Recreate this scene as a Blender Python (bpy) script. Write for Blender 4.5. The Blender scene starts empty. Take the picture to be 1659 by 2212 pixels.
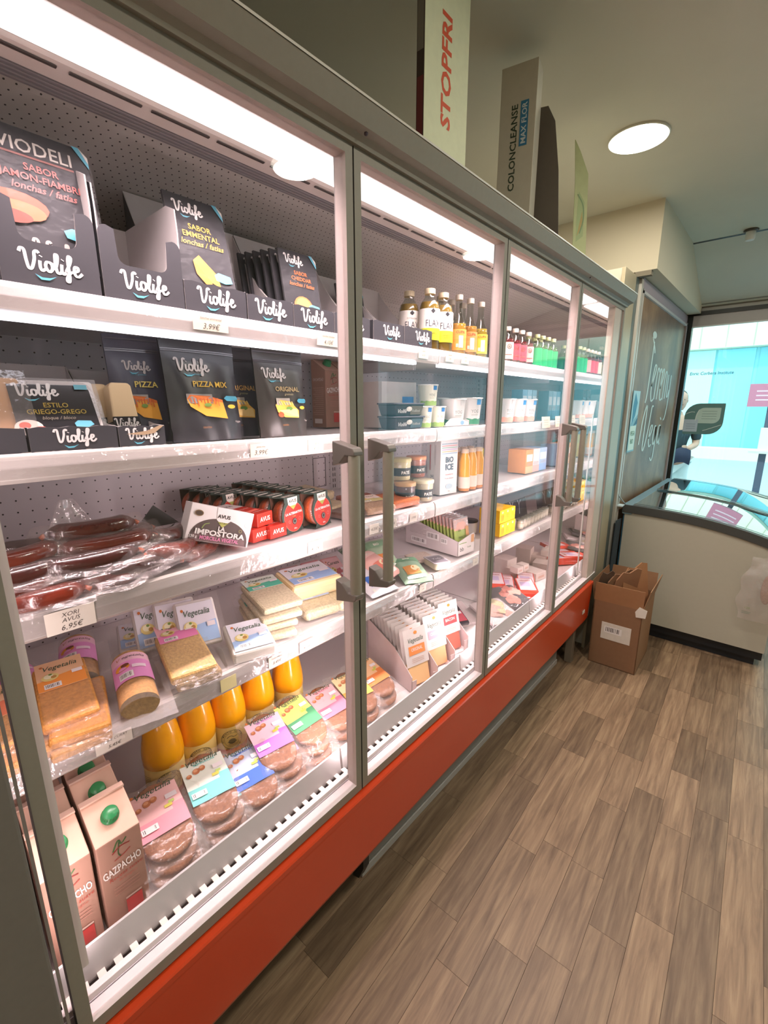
import bpy, bmesh, math, random
from mathutils import Vector, Matrix, noise
random.seed(7)
R = math.radians
S = bpy.context.scene
C = S.collection

# ------------------------------------------------------------------ camera
cd = bpy.data.cameras.new('camera'); cam = bpy.data.objects.new('camera', cd); C.objects.link(cam); S.camera = cam
cd.sensor_fit = 'HORIZONTAL'; cd.sensor_width = 36.0; cd.lens = 975.31 / 1659 * 36.0; cd.clip_start = 0.02; cd.clip_end = 200
_r = Vector((0.75208114, 0.65906922, -0.00130998)); _u = Vector((-0.14921038, 0.17220321, 0.97369519)); _f = Vector((-0.64195811, 0.73210232, -0.22785075))
cam.matrix_world = Matrix(((_r.x, _u.x, -_f.x, 0.70), (_r.y, _u.y, -_f.y, 0.0), (_r.z, _u.z, -_f.z, 1.45), (0, 0, 0, 1)))
# ------------------------------------------------------------------ world, lights, exposure
W = bpy.data.worlds.new('sky'); S.world = W; W.use_nodes = True
wn = W.node_tree.nodes; bg = wn['Background']; bg.inputs[0].default_value = (0.72, 0.90, 1.0, 1); bg.inputs[1].default_value = 3.0
S.view_settings.view_transform = 'Standard'; S.view_settings.look = 'None'; S.view_settings.gamma = 1.0
S.view_settings.use_curve_mapping = False; S.view_settings.exposure = 0.0
S.cycles.transparent_max_bounces = 32; S.cycles.max_bounces = 10
S.cycles.sample_clamp_indirect = 6.0

def area(name, loc, sx, sy, power, col, rot=(0, 0, 0), spread=180, shape='RECTANGLE'):
    l = bpy.data.lights.new(name, 'AREA'); l.shape = shape; l.size = sx
    if shape == 'RECTANGLE': l.size_y = sy
    l.energy = power; l.color = col; l.spread = R(spread)
    o = bpy.data.objects.new(name, l); C.objects.link(o); o.location = loc; o.rotation_euler = rot
    return o
COOL = (1.0, 0.79, 0.80); ROOM = (1.0, 0.92, 0.80)
area('canopy_lamp', (-0.105, 1.27, 1.935), 0.06, 2.36, 23, COOL, (0, R(6), 0), 112)
area('shelf_lamp', (-0.205, 0.66, 1.586), 0.012, 1.24, 1.5, (0.9, 0.85, 1.0), (0, R(15), 0))
area('shelf_lamp.001', (-0.205, 1.90, 1.586), 0.012, 1.10, 1.4, (0.9, 0.85, 1.0), (0, R(15), 0))
for i_, y_ in enumerate((0.092, 0.71, 1.358, 2.006, 2.44)):      # inferred upright strip lamps, added behind the door posts to brighten the lower shelves
    area('added_post_lamp', (-0.044, y_, 0.98), 0.85, 0.008, (1.1, 3.8, 2.8, 3.6, 1.5)[i_], COOL, (0, R(90), 0), 170)
LAMPS = [(0.08, 2.26), (1.10, 1.48), (1.10, 3.08), (0.9, -0.9), (2.6, -0.6)]  # last two are unseen fill lamps, added behind the viewpoint
for lx, ly in LAMPS:
    area('ceiling_lamp_light', (lx, ly, 2.478), 0.19, 0.19, 14, ROOM, shape='DISK')
sun = bpy.data.lights.new('sun', 'SUN'); sun.energy = 2.2; sun.angle = R(3); sun.color = (1, 0.97, 0.9)
so = bpy.data.objects.new('sun', sun); C.objects.link(so); so.rotation_euler = (R(42), 0, R(-12))

# ------------------------------------------------------------------ colours and materials
def srgb(h):
    if isinstance(h, tuple): return h
    h = h.lstrip('#'); h = ''.join(q + q for q in h) if len(h) == 3 else h; v = [int(h[i:i + 2], 16) / 255 for i in (0, 2, 4)]
    return tuple(c / 12.92 if c <= 0.04045 else ((c + 0.055) / 1.055) ** 2.4 for c in v)

def newmat(name):
    m = bpy.data.materials.new(name); m.use_nodes = True; nt = m.node_tree
    return m, nt, nt.nodes, nt.links, nt.nodes['Principled BSDF']

def vmat(name, rough=0.6, metal=0.0, spec=0.5, noise_amt=0.05, nscale=40, bump=0.0, bscale=200, coat=0.0, sub=0):
    """colour from the face colour of the mesh, varied by a little procedural noise"""
    m, nt, n, l, b = newmat(name)
    at = n.new('ShaderNodeVertexColor'); at.layer_name = 'Col'
    tc = n.new('ShaderNodeTexCoord'); nz = n.new('ShaderNodeTexNoise'); nz.inputs['Scale'].default_value = nscale; nz.inputs['Detail'].default_value = 3
    l.new(tc.outputs['Object'], nz.inputs['Vector'])
    mr = n.new('ShaderNodeMapRange'); mr.inputs['To Min'].default_value = 1 - noise_amt * 2; mr.inputs['To Max'].default_value = 1 + noise_amt
    l.new(nz.outputs['Fac'], mr.inputs['Value'])
    mx = n.new('ShaderNodeMix'); mx.data_type = 'RGBA'; mx.blend_type = 'MULTIPLY'; mx.inputs[0].default_value = 1
    l.new(at.outputs['Color'], mx.inputs[6]); l.new(mr.outputs['Result'], mx.inputs[7]); l.new(mx.outputs[2], b.inputs['Base Color'])
    b.inputs['Roughness'].default_value = rough; b.inputs['Metallic'].default_value = metal; b.inputs['Specular IOR Level'].default_value = spec
    if coat: b.inputs['Coat Weight'].default_value = coat; b.inputs['Coat Roughness'].default_value = 0.08
    if bump:
        bz = n.new('ShaderNodeTexNoise'); bz.inputs['Scale'].default_value = bscale; l.new(tc.outputs['Object'], bz.inputs['Vector'])
        bp = n.new('ShaderNodeBump'); bp.inputs['Strength'].default_value = bump; bp.inputs['Distance'].default_value = 0.002
        l.new(bz.outputs['Fac'], bp.inputs['Height']); l.new(bp.outputs['Normal'], b.inputs['Normal'])
    return m
CARD = vmat('card', 0.75, bump=0.05)
PAINT = vmat('paint', 0.35, noise_amt=0.02)
PLASTIC = vmat('plastic', 0.3, noise_amt=0.03, nscale=20)
GLOSS = vmat('gloss_pack', 0.22, noise_amt=0.04, coat=0.3)
FOIL = vmat('foil_pouch', 0.38, noise_amt=0.10, nscale=12, bump=0.25, bscale=30, spec=0.7)
INK = vmat('ink', 0.55, noise_amt=0.02)
FOOD = vmat('food', 0.55, noise_amt=0.28, nscale=160, bump=0.8, bscale=260)
SAUS = vmat('sausage_skin', 0.22, noise_amt=0.3, nscale=60, bump=0.4, bscale=90, coat=0.6)
ALU = vmat('aluminium', 0.55, metal=0.12, spec=0.35, noise_amt=0.04, nscale=90)
STEEL = vmat('steel', 0.3, metal=0.8, noise_amt=0.05, nscale=60)
WALLP = vmat('wall_paint', 0.9, noise_amt=0.02, nscale=6, bump=0.05)
SKIN = vmat('skin', 0.5)

def film_mat(name, haze, tint, rough=0.12, gl=0.10):
    m, nt, n, l, b = newmat(name); n.remove(b)
    out = n['Material Output']
    tr = n.new('ShaderNodeBsdfTransparent'); tr.inputs[0].default_value = (*tint, 1)
    df = n.new('ShaderNodeBsdfDiffuse'); df.inputs[0].default_value = (0.9, 0.86, 0.86, 1)
    gs = n.new('ShaderNodeBsdfGlossy'); gs.inputs['Roughness'].default_value = rough
    tc = n.new('ShaderNodeTexCoord'); nz = n.new('ShaderNodeTexNoise'); nz.inputs['Scale'].default_value = 22; nz.inputs['Detail'].default_value = 4
    l.new(tc.outputs['Object'], nz.inputs['Vector'])
    bp = n.new('ShaderNodeBump'); bp.inputs['Strength'].default_value = 0.9; bp.inputs['Distance'].default_value = 0.01
    l.new(nz.outputs['Fac'], bp.inputs['Height']); l.new(bp.outputs['Normal'], gs.inputs['Normal'])
    m1 = n.new('ShaderNodeMixShader'); m1.inputs[0].default_value = haze; l.new(tr.outputs[0], m1.inputs[1]); l.new(df.outputs[0], m1.inputs[2])
    m2 = n.new('ShaderNodeMixShader'); m2.inputs[0].default_value = gl; l.new(m1.outputs[0], m2.inputs[1]); l.new(gs.outputs[0], m2.inputs[2])
    l.new(m2.outputs[0], out.inputs['Surface'])
    return m
FILM = film_mat('clear_film', 0.10, (0.98, 0.97, 0.97), gl=0.10)
FILMS = film_mat('sleeve_film', 0.008, (0.99, 0.99, 0.99), rough=0.3, gl=0.008)
FILMG = film_mat('sausage_film', 0.045, (0.98, 0.96, 0.95), rough=0.10, gl=0.03)
FILMB = film_mat('burger_film', 0.06, (0.99, 0.98, 0.97), rough=0.18, gl=0.035)
FILMH = film_mat('hazy_film', 0.26, (0.98, 0.96, 0.96), gl=0.13)
TUBM = film_mat('clear_tub', 0.10, (0.93, 0.93, 0.93), rough=0.05, gl=0.08)

def glass_mat(name, tint, mult, base):
    m, nt, n, l, b = newmat(name); n.remove(b); out = n['Material Output']
    tr = n.new('ShaderNodeBsdfTransparent'); tr.inputs[0].default_value = (*tint, 1)
    gs = n.new('ShaderNodeBsdfGlossy'); gs.inputs['Roughness'].default_value = 0.0
    fr = n.new('ShaderNodeLayerWeight'); fr.inputs['Blend'].default_value = 0.5
    p5 = n.new('ShaderNodeMath'); p5.operation = 'POWER'; p5.inputs[1].default_value = 5.0; l.new(fr.outputs['Facing'], p5.inputs[0])
    ml = n.new('ShaderNodeMath'); ml.operation = 'MULTIPLY_ADD'; ml.inputs[1].default_value = 0.96 * mult; ml.inputs[2].default_value = 0.04 * mult + base; ml.use_clamp = True
    l.new(p5.outputs[0], ml.inputs[0])
    mx = n.new('ShaderNodeMixShader'); l.new(ml.outputs[0], mx.inputs[0]); l.new(tr.outputs[0], mx.inputs[1]); l.new(gs.outputs[0], mx.inputs[2])
    l.new(mx.outputs[0], out.inputs['Surface']); return m
GLASS = glass_mat('door_glass', (0.96, 0.965, 0.965), 0.70, 0.0)
LIDGLASS = glass_mat('lid_glass', (0.80, 0.92, 0.95), 2.2, 0.04)
WINGLASS = glass_mat('window_glass', (0.86, 0.98, 0.98), 1.2, 0.0)
BOTGLASS = glass_mat('bottle_glass', (0.80, 0.82, 0.78), 1.2, 0.02)

def emit(name, col, st):
    m, nt, n, l, b = newmat(name); n.remove(b); e = n.new('ShaderNodeEmission'); e.inputs[0].default_value = (*col, 1); e.inputs[1].default_value = st
    l.new(e.outputs[0], n['Material Output'].inputs['Surface']); return m
LED = emit('led_strip', (0.93, 0.9, 1.0), 5.0)
TUBE = emit('canopy_tube', (1.0, 0.90, 0.88), 2.6)
LAMP = emit('lamp_diffuser', (1.0, 0.97, 0.82), 9.0)

def dots_mat(name, base, pitch, rad, ax, ay, stagger=0.0):
    """perforated sheet metal: a grid of small round holes"""
    m, nt, n, l, b = newmat(name)
    tc = n.new('ShaderNodeTexCoord'); sp = n.new('ShaderNodeSeparateXYZ'); l.new(tc.outputs['Object'], sp.inputs[0])
    def M(op, a, bb=None):
        q = n.new('ShaderNodeMath'); q.operation = op
        for i, v in enumerate((a, bb)):
            if v is None: continue
            if isinstance(v, (int, float)): q.inputs[i].default_value = v
            else: l.new(v, q.inputs[i])
        return q.outputs[0]
    A = M('DIVIDE', sp.outputs[ax], pitch); B = M('DIVIDE', sp.outputs[ay], pitch)
    if stagger:
        A = M('ADD', A, M('MULTIPLY', M('MODULO', M('FLOOR', B), 2.0), stagger))
    fa = M('SUBTRACT', M('FRACT', A), 0.5); fb = M('SUBTRACT', M('FRACT', B), 0.5)
    d = M('SQRT', M('ADD', M('MULTIPLY', fa, fa), M('MULTIPLY', fb, fb)))
    hole = M('LESS_THAN', d, rad / pitch)
    mx = n.new('ShaderNodeMix'); mx.data_type = 'RGBA'; l.new(hole, mx.inputs[0]); mx.inputs[6].default_value = (*srgb(base), 1); mx.inputs[7].default_value = (0.02, 0.018, 0.02, 1)
    l.new(mx.outputs[2], b.inputs['Base Color']); b.inputs['Roughness'].default_value = 0.45
    return m
PEG = dots_mat('perforated_back', '#d9d2d6', 0.0295, 0.0021, 'Y', 'Z')
PERF = dots_mat('perforated_duct', '#d2ccc8', 0.016, 0.0016, 'Y', 'X', 0.5)

def wood_mat(name, c1, c2, c3, rough=0.45):
    m, nt, n, l, b = newmat(name)
    at = n.new('ShaderNodeVertexColor'); at.layer_name = 'Col'
    oi = n.new('ShaderNodeObjectInfo')
    tc = n.new('ShaderNodeTexCoord'); mp = n.new('ShaderNodeMapping'); mp.inputs['Scale'].default_value = (26, 1.8, 1)
    av = n.new('ShaderNodeVectorMath'); av.operation = 'ADD'; sc = n.new('ShaderNodeVectorMath'); sc.operation = 'SCALE'; sc.inputs['Scale'].default_value = 37
    cb = n.new('ShaderNodeCombineXYZ'); l.new(oi.outputs['Random'], cb.inputs[0]); l.new(oi.outputs['Random'], cb.inputs[1]); l.new(cb.outputs[0], sc.inputs[0])
    l.new(tc.outputs['Object'], av.inputs[0]); l.new(sc.outputs[0], av.inputs[1]); l.new(av.outputs[0], mp.inputs[0])
    nz = n.new('ShaderNodeTexNoise'); nz.inputs['Scale'].default_value = 2.2; nz.inputs['Detail'].default_value = 7; nz.inputs['Roughness'].default_value = 0.62; nz.inputs['Distortion'].default_value = 0.5
    l.new(mp.outputs[0], nz.inputs['Vector'])
    cr = n.new('ShaderNodeValToRGB'); e = cr.color_ramp.elements
    e[0].position = 0.30; e[0].color = (*srgb(c1), 1); e[1].position = 0.72; e[1].color = (*srgb(c3), 1); k = e.new(0.5); k.color = (*srgb(c2), 1)
    l.new(nz.outputs['Fac'], cr.inputs[0])
    mr = n.new('ShaderNodeMapRange'); mr.inputs['To Min'].default_value = 0.66; mr.inputs['To Max'].default_value = 1.25; l.new(oi.outputs['Random'], mr.inputs['Value'])
    mx = n.new('ShaderNodeMix'); mx.data_type = 'RGBA'; mx.blend_type = 'MULTIPLY'; mx.inputs[0].default_value = 1
    l.new(cr.outputs[0], mx.inputs[6]); l.new(mr.outputs[0], mx.inputs[7]); l.new(mx.outputs[2], b.inputs['Base Color'])
    b.inputs['Roughness'].default_value = rough; b.inputs['Specular IOR Level'].default_value = 0.4
    bp = n.new('ShaderNodeBump'); bp.inputs['Strength'].default_value = 0.12; bp.inputs['Distance'].default_value = 0.001; l.new(nz.outputs['Fac'], bp.inputs['Height']); l.new(bp.outputs['Normal'], b.inputs['Normal'])
    return m
FLOORW = wood_mat('floor_plank', '#66513f', '#826a53', '#9c8468')
MURALW = wood_mat('mural_wood', '#6b4a34', '#96704f', '#c29a6e', 0.45)

# ------------------------------------------------------------------ mesh builder
class MB:
    def __init__(s): s.v = []; s.f = []; s.c = []; s.sm = []
    def add(s, vs, fs, c, smooth=False, M=None):
        k = len(s.v)
        for p in vs: s.v.append(tuple(M @ Vector(p)) if M is not None else tuple(p))
        multi = isinstance(c, list)
        for i, f in enumerate(fs):
            s.f.append([k + q for q in f]); s.c.append(srgb(c[i] if multi else c)); s.sm.append(smooth)
        return s
    def quad(s, a, b, c_, d, c): return s.add([a, b, c_, d], [(0, 1, 2, 3)], c)
    def box(s, lo, hi, c, M=None):
        x0, y0, z0 = lo; x1, y1, z1 = hi
        v = [(x0, y0, z0), (x1, y0, z0), (x1, y1, z0), (x0, y1, z0), (x0, y0, z1), (x1, y0, z1), (x1, y1, z1), (x0, y1, z1)]
        return s.add(v, [(0, 3, 2, 1), (4, 5, 6, 7), (0, 1, 5, 4), (1, 2, 6, 5), (2, 3, 7, 6), (3, 0, 4, 7)], c, M=M)
    def prism(s, prof, a0, a1, axis, c, caps=True, close=True, M=None, cc=None, smooth=False):
        """profile of (p,q) extruded along axis: 'y' -> (p,y,q), 'x' -> (x,p,q), 'z' -> (p,q,z)"""
        def P(p, q, a): return {'y': (p, a, q), 'x': (a, p, q), 'z': (p, q, a)}[axis]
        n = len(prof); v = [P(p, q, a0) for p, q in prof] + [P(p, q, a1) for p, q in prof]
        fs = []; cs = []
        for i in range(n if close else n - 1):
            j = (i + 1) % n; fs.append((i, j, n + j, n + i)); cs.append(c if cc is None else cc[i])
        s.add(v, fs, cs, smooth, M)
        if caps and close: s.add(v, [tuple(range(n))[::-1], tuple(range(n, 2 * n))], c, False, M)
        return s
    def lathe(s, prof, c, seg=20, M=None, cc=None, smooth=True, cap=True, sx=1, sy=1):
        n = len(prof); v = []
        for r, z in prof:
            for k in range(seg):
                a = 2 * math.pi * k / seg; v.append((r * math.cos(a) * sx, r * math.sin(a) * sy, z))
        fs = []; cs = []
        for i in range(n - 1):
            for k in range(seg):
                k2 = (k + 1) % seg; fs.append((i * seg + k, i * seg + k2, (i + 1) * seg + k2, (i + 1) * seg + k)); cs.append(c if cc is None else cc[i])
        s.add(v, fs, cs, smooth, M)
        if cap:
            s.add(v, [tuple(range(seg))[::-1]], c if cc is None else cc[0], False, M); s.add(v, [tuple((n - 1) * seg + k for k in range(seg))], c if cc is None else cc[-1], False, M)
        return s
    def tube(s, pts, r, c, seg=8, M=None, taper=None):
        pts = [Vector(p) for p in pts]; n = len(pts); v = []
        up = Vector((0.03, 0.02, 1)).normalized()
        for i, p in enumerate(pts):
            d = (pts[min(i + 1, n - 1)] - pts[max(i - 1, 0)]).normalized(); a = d.cross(up)
            if a.length < 1e-3: a = d.cross(Vector((1, 0, 0)))
            a.normalize(); b = d.cross(a).normalized(); rr = r * (taper[i] if taper else 1)
            for k in range(seg):
                t = 2 * math.pi * k / seg; v.append(p + a * math.cos(t) * rr + b * math.sin(t) * rr)
        fs = []
        for i in range(n - 1):
            for k in range(seg):
                k2 = (k + 1) % seg; fs.append((i * seg + k, i * seg + k2, (i + 1) * seg + k2, (i + 1) * seg + k))
        fs += [tuple(range(seg))[::-1], tuple((n - 1) * seg + k for k in range(seg))]
        return s.add(v, fs, c, True, M)
    def surf(s, fn, nu, nv, c, smooth=True, M=None, cf=None):
        v = [fn(i / nu, j / nv) for j in range(nv + 1) for i in range(nu + 1)]; fs = []; cs = []
        for j in range(nv):
            for i in range(nu):
                a = j * (nu + 1) + i; fs.append((a, a + 1, a + nu + 2, a + nu + 1)); cs.append(cf((i + .5) / nu, (j + .5) / nv) if cf else c)
        return s.add(v, fs, cs, smooth, M)
    def mesh(s, name, mat, bevel=0, bseg=2):
        me = bpy.data.meshes.new(name); me.from_pydata([tuple(p) for p in s.v], [], s.f)
        ca = me.color_attributes.new('Col', 'FLOAT_COLOR', 'CORNER')
        buf = []
        for f, c in zip(s.f, s.c): buf += [c[0], c[1], c[2], 1.0] * len(f)
        ca.data.foreach_set('color', buf)
        me.polygons.foreach_set('use_smooth', s.sm); me.update()
        if bevel:
            bm = bmesh.new(); bm.from_mesh(me); bmesh.ops.remove_doubles(bm, verts=bm.verts, dist=1e-6)
            es = [e for e in bm.edges if len(e.link_faces) == 2 and e.calc_face_angle(0) > R(30)]
            bmesh.ops.bevel(bm, geom=es, offset=bevel, segments=bseg, affect='EDGES', profile=0.5, clamp_overlap=True)
            bm.to_mesh(me); bm.free()
            for p in me.polygons: p.use_smooth = False
        me.materials.append(mat); return me
    def build(s, name, mat, parent=None, bevel=0, loc=None, rot=None, bseg=2):
        return link(name, s.mesh(name, mat, bevel, bseg), parent, loc, rot)

def link(name, me, parent=None, loc=None, rot=None):
    o = bpy.data.objects.new(name, me); C.objects.link(o)
    if parent is not None: o.parent = parent
    if loc: o.location = loc
    if rot: o.rotation_euler = rot
    return o
def tag(o, label=None, cat=None, group=None, kind=None):
    if label: o['label'] = label
    if cat: o['category'] = cat
    if group: o['group'] = group
    if kind: o['kind'] = kind
    return o
def thing(name, label, cat, loc=(0, 0, 0), rot=(0, 0, 0), group=None):
    o = bpy.data.objects.new(name, None); C.objects.link(o); o.location = loc; o.rotation_euler = rot; o.empty_display_size = 0.02
    return tag(o, label, cat, group)
KIDS = {}
def dup(root, label, loc, rot=(0, 0, 0), group=None, scale=None):
    if not KIDS:
        pass
    r = root.copy(); C.objects.link(r); r.location = loc; r.rotation_euler = rot; r['label'] = label
    if group: r['group'] = group
    if scale: r.scale = scale
    def rec(a, b):
        for ch in list(a.children):
            c = ch.copy(); C.objects.link(c); c.parent = b; rec(ch, c)
    rec(root, r); return r

# ------------------------------------------------------------------ flat print: coloured shapes on a 2D sheet, mapped on to a surface
_txt = {}
def text2d(s, bold=0.0, shear=0.0):
    key = (s, bold, shear)
    if key not in _txt:
        cu = bpy.data.curves.new('t', 'FONT'); cu.body = s; cu.size = 1; cu.resolution_u = 2; cu.offset = bold; cu.shear = shear; cu.fill_mode = 'BOTH'
        ob = bpy.data.objects.new('t', cu); C.objects.link(ob); dg = bpy.context.evaluated_depsgraph_get()
        me = bpy.data.meshes.new_from_object(ob.evaluated_get(dg)); vs = [(v.co.x, v.co.y) for v in me.vertices]; fs = [tuple(p.vertices) for p in me.polygons]
        bpy.data.objects.remove(ob); bpy.data.curves.remove(cu); bpy.data.meshes.remove(me)
        w = max([v[0] for v in vs] or [1]); _txt[key] = (vs, fs, w)
    return _txt[key]
def smooth_pts(pts, n=5):
    if len(pts) < 3: return pts
    P = [pts[0]] + list(pts) + [pts[-1]]; out = []
    for i in range(1, len(P) - 2):
        p0, p1, p2, p3 = P[i - 1:i + 3]
        for k in range(n):
            t = k / n; t2 = t * t; t3 = t2 * t
            out.append(tuple(0.5 * ((2 * p1[j]) + (-p0[j] + p2[j]) * t + (2 * p0[j] - 5 * p1[j] + 4 * p2[j] - p3[j]) * t2 + (-p0[j] + 3 * p1[j] - 3 * p2[j] + p3[j]) * t3) for j in (0, 1)))
    return out + [tuple(pts[-1])]
VIO = [[(-.05, 1.5), (.1, 1.85), (.38, 1.75), (.45, .9), (.58, .12), (.85, .15), (1.15, 1.0), (1.22, 1.65), (1.45, 1.85), (1.6, 1.65)],
       [(1.62, .98), (1.58, .35), (1.72, .04), (2.0, .25)], [(1.72, 1.38), (1.76, 1.46)],
       [(2.5, .92), (2.2, .95), (2.05, .5), (2.3, .04), (2.6, .3), (2.62, .75), (2.4, .98), (2.9, .75)],
       [(2.85, .3), (3.12, 1.1), (3.2, 1.75), (3.02, 1.8), (2.95, .9), (3.02, .15), (3.25, .05), (3.45, .3)],
       [(3.52, .98), (3.46, .35), (3.6, .04), (3.85, .28)], [(3.62, 1.4), (3.66, 1.46)],
       [(3.85, .35), (4.25, 1.15), (4.42, 1.75), (4.22, 1.9), (4.1, 1.3), (4.12, .2), (4.05, -.55), (3.86, -.6), (3.88, -.25), (4.2, .25), (4.6, .45)],
       [(4.6, .45), (4.95, .62), (4.98, .92), (4.72, .96), (4.6, .5), (4.72, .08), (5.0, .05), (5.35, .4)]]
class Art:
    def __init__(s, curved=False): s.items = []; s.n = 0; s.cv = curved
    def _a(s, vs, fs, c): s.items.append((vs, fs, c, s.n)); s.n += 1; return s
    def rect(s, x0, y0, x1, y1, c, up=False):
        if s.cv:
            k = 10; vs = [(x0 + (x1 - x0) * i / k, y) for y in (y0, y1) for i in range(k + 1)]
            return s._a(vs, [(i, i + 1, k + 2 + i, k + 1 + i) for i in range(k)], c)
        return s._a([(x0, y0), (x1, y0), (x1, y1), (x0, y1)], [(0, 1, 2, 3)], c)
    def grid(s, x0, y0, x1, y1, c, k=8):
        vs = [(x0 + (x1 - x0) * i / k, y0 + (y1 - y0) * j / k) for j in range(k + 1) for i in range(k + 1)]
        return s._a(vs, [(j * (k + 1) + i, j * (k + 1) + i + 1, (j + 1) * (k + 1) + i + 1, (j + 1) * (k + 1) + i) for j in range(k) for i in range(k)], c)
    def poly(s, pts, c): return s._a(list(pts), [tuple(range(len(pts)))], c)
    def ell(s, cx, cy, rx, ry, c, n=16): return s.poly([(cx + rx * math.cos(2 * math.pi * k / n), cy + ry * math.sin(2 * math.pi * k / n)) for k in range(n)], c)
    def ring(s, cx, cy, r, w, c, n=24):
        vs = [(cx + q * math.cos(2 * math.pi * k / n), cy + q * math.sin(2 * math.pi * k / n)) for q in (r, r - w) for k in range(n)]
        return s._a(vs, [(k, (k + 1) % n, n + (k + 1) % n, n + k) for k in range(n)], c)
    def text(s, t, x, y, h, c, al='c', bold=0.0, shear=0.0, sx=1.0, w=None, ang=0):
        vs, fs, tw = text2d(t, bold, shear); k = h / 0.72
        if w: sx = w / (tw * k)
        off = {'c': -tw / 2, 'l': 0, 'r': -tw}[al]; ca, sa = math.cos(R(ang)), math.sin(R(ang))
        q = [((a + off) * k * sx, b * k) for a, b in vs]
        return s._a([(x + a * ca - b * sa, y + a * sa + b * ca) for a, b in q], fs, c)
    def arc(s, t, cx, cy, r, h, c, a0, a1):
        n = len(t)
        for i, ch in enumerate(t):
            if ch == ' ': continue
            a = a0 + (a1 - a0) * (i + .5) / n
            s.text(ch, cx + r * math.cos(R(a)), cy + r * math.sin(R(a)), h, c, ang=a - 90, bold=0.01); s.n -= .7
        s.n += 1; return s
    def stroke(s, pts, w, c, sm=True):
        P = smooth_pts(pts) if sm else pts; vs = []; n = len(P)
        for i, p in enumerate(P):
            a = P[max(i - 1, 0)]; b = P[min(i + 1, n - 1)]; dx, dy = b[0] - a[0], b[1] - a[1]; L = math.hypot(dx, dy) or 1
            ww = w * (0.75 + 0.35 * abs(dy / L)); z_ = i * 3e-6; vs += [(p[0] - dy / L * ww / 2, p[1] + dx / L * ww / 2, z_), (p[0] + dy / L * ww / 2, p[1] - dx / L * ww / 2, z_)]
        return s._a(vs, [(2 * i, 2 * i + 1, 2 * i + 3, 2 * i + 2) for i in range(n - 1)], c)
    def strokes(s, L, x, y, k, w, c, shear=0):
        for st in L: s.stroke([(x + (a + shear * b) * k, y + b * k) for a, b in st], w * k, c); s.n -= .7
        s.n += 1; return s
    def violife(s, cx, cy, width, c='#e9e2e0', sw='#5fb4c9', tilt=0.0, swoosh=True):
        k = width / 5.4; sk = lambda a, b: (cx + (a - 2.65) * k, cy + (b - .5 - tilt * (a - 2.65)) * k)
        for st in VIO: s.stroke([sk(a, b) for a, b in st], .27 * k, c); s.n -= .7
        s.n += 1
        if swoosh: s.poly([sk(*p) for p in [(1.0, -.35), (1.6, -.62), (2.3, -.58), (2.9, -.36), (2.2, -.82), (1.5, -.85)]], sw)
        return s
    def barcode(s, x0, y0, x1, y1, bars='#55504e'):
        s.rect(x0, y0, x1, y1, '#f4efee'); n = 11; w = (x1 - x0) / n; rnd = random.Random(3)
        vs = []; fs = []
        for i in range(1, n - 1):
            k = len(vs); a = x0 + i * w; b = a + w * rnd.uniform(.25, .7); vs += [(a, y0 + (y1 - y0) * .22), (b, y0 + (y1 - y0) * .22), (b, y1 - (y1 - y0) * .15), (a, y1 - (y1 - y0) * .15)]; fs.append((k, k + 1, k + 2, k + 3))
        return s._a(vs, fs, bars)
    def build(s, name, mapf, parent=None, mat=None, step=0.00022, base=0.0004):
        mb = MB()
        for vs, fs, c, n in s.items: mb.add([mapf(q[0], q[1], base + step * n + (q[2] if len(q) > 2 else 0)) for q in vs], fs, c)
        return mb.build(name, mat or INK, parent)
def face_x(x, y0=0, z0=0): return lambda u, v, d: (x + d, y0 + u, z0 + v)          # print on a face looking to +x
def face_my(y, x0=0, z0=0): return lambda u, v, d: (x0 + u, y - d, z0 + v)          # on a face looking to -y
def face_top(z, x0=0, y0=0): return lambda u, v, d: (x0 - v, y0 + u, z + d)         # on a top face, read from the aisle
def cyl(r, z0=0, sx=1): return lambda u, v, d: ((r + d) * math.cos(u / r), (r + d) * math.sin(u / r), z0 + v)

# ================================================================== ROOM
def struct(name, mb, mat, bevel=0):
    o = mb.build(name, mat, bevel=bevel); o['kind'] = 'structure'; return o
# floor slab with separate vinyl planks
fl = struct('floor', MB().box((-1.2, -2.6, -0.06), (3.6, 4.6, -0.004), '#4d4136'), CARD)
rnd = random.Random(11); pw = 0.0975; plank_me = {}
FA = R(1.9)
ix0 = -2; nidx = 0
for ix in range(-2, 17):
    y = 0.15 - rnd.uniform(0, .45)
    while y < 3.75:
        L = rnd.choice([.31, .38, .45, .55, .62]); key = round(L, 2)
        if key not in plank_me:
            plank_me[key] = MB().box((0.0004, 0.0004, -0.004), (pw - 0.0004, L - 0.0004, 0.0), '#888888').mesh('plank', FLOORW)
        xx = -0.16 + (ix + 2) * pw - 0.0
        ca, sa = math.cos(FA), math.sin(FA)
        px, py = xx * ca - y * sa, xx * sa + y * ca
        if px > -0.35 and px < 1.55 and py < 4.2:
            o = link('plank', plank_me[key], fl, (px, py, 0), (0, 0, FA)); nidx += 1
        y += L
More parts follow.
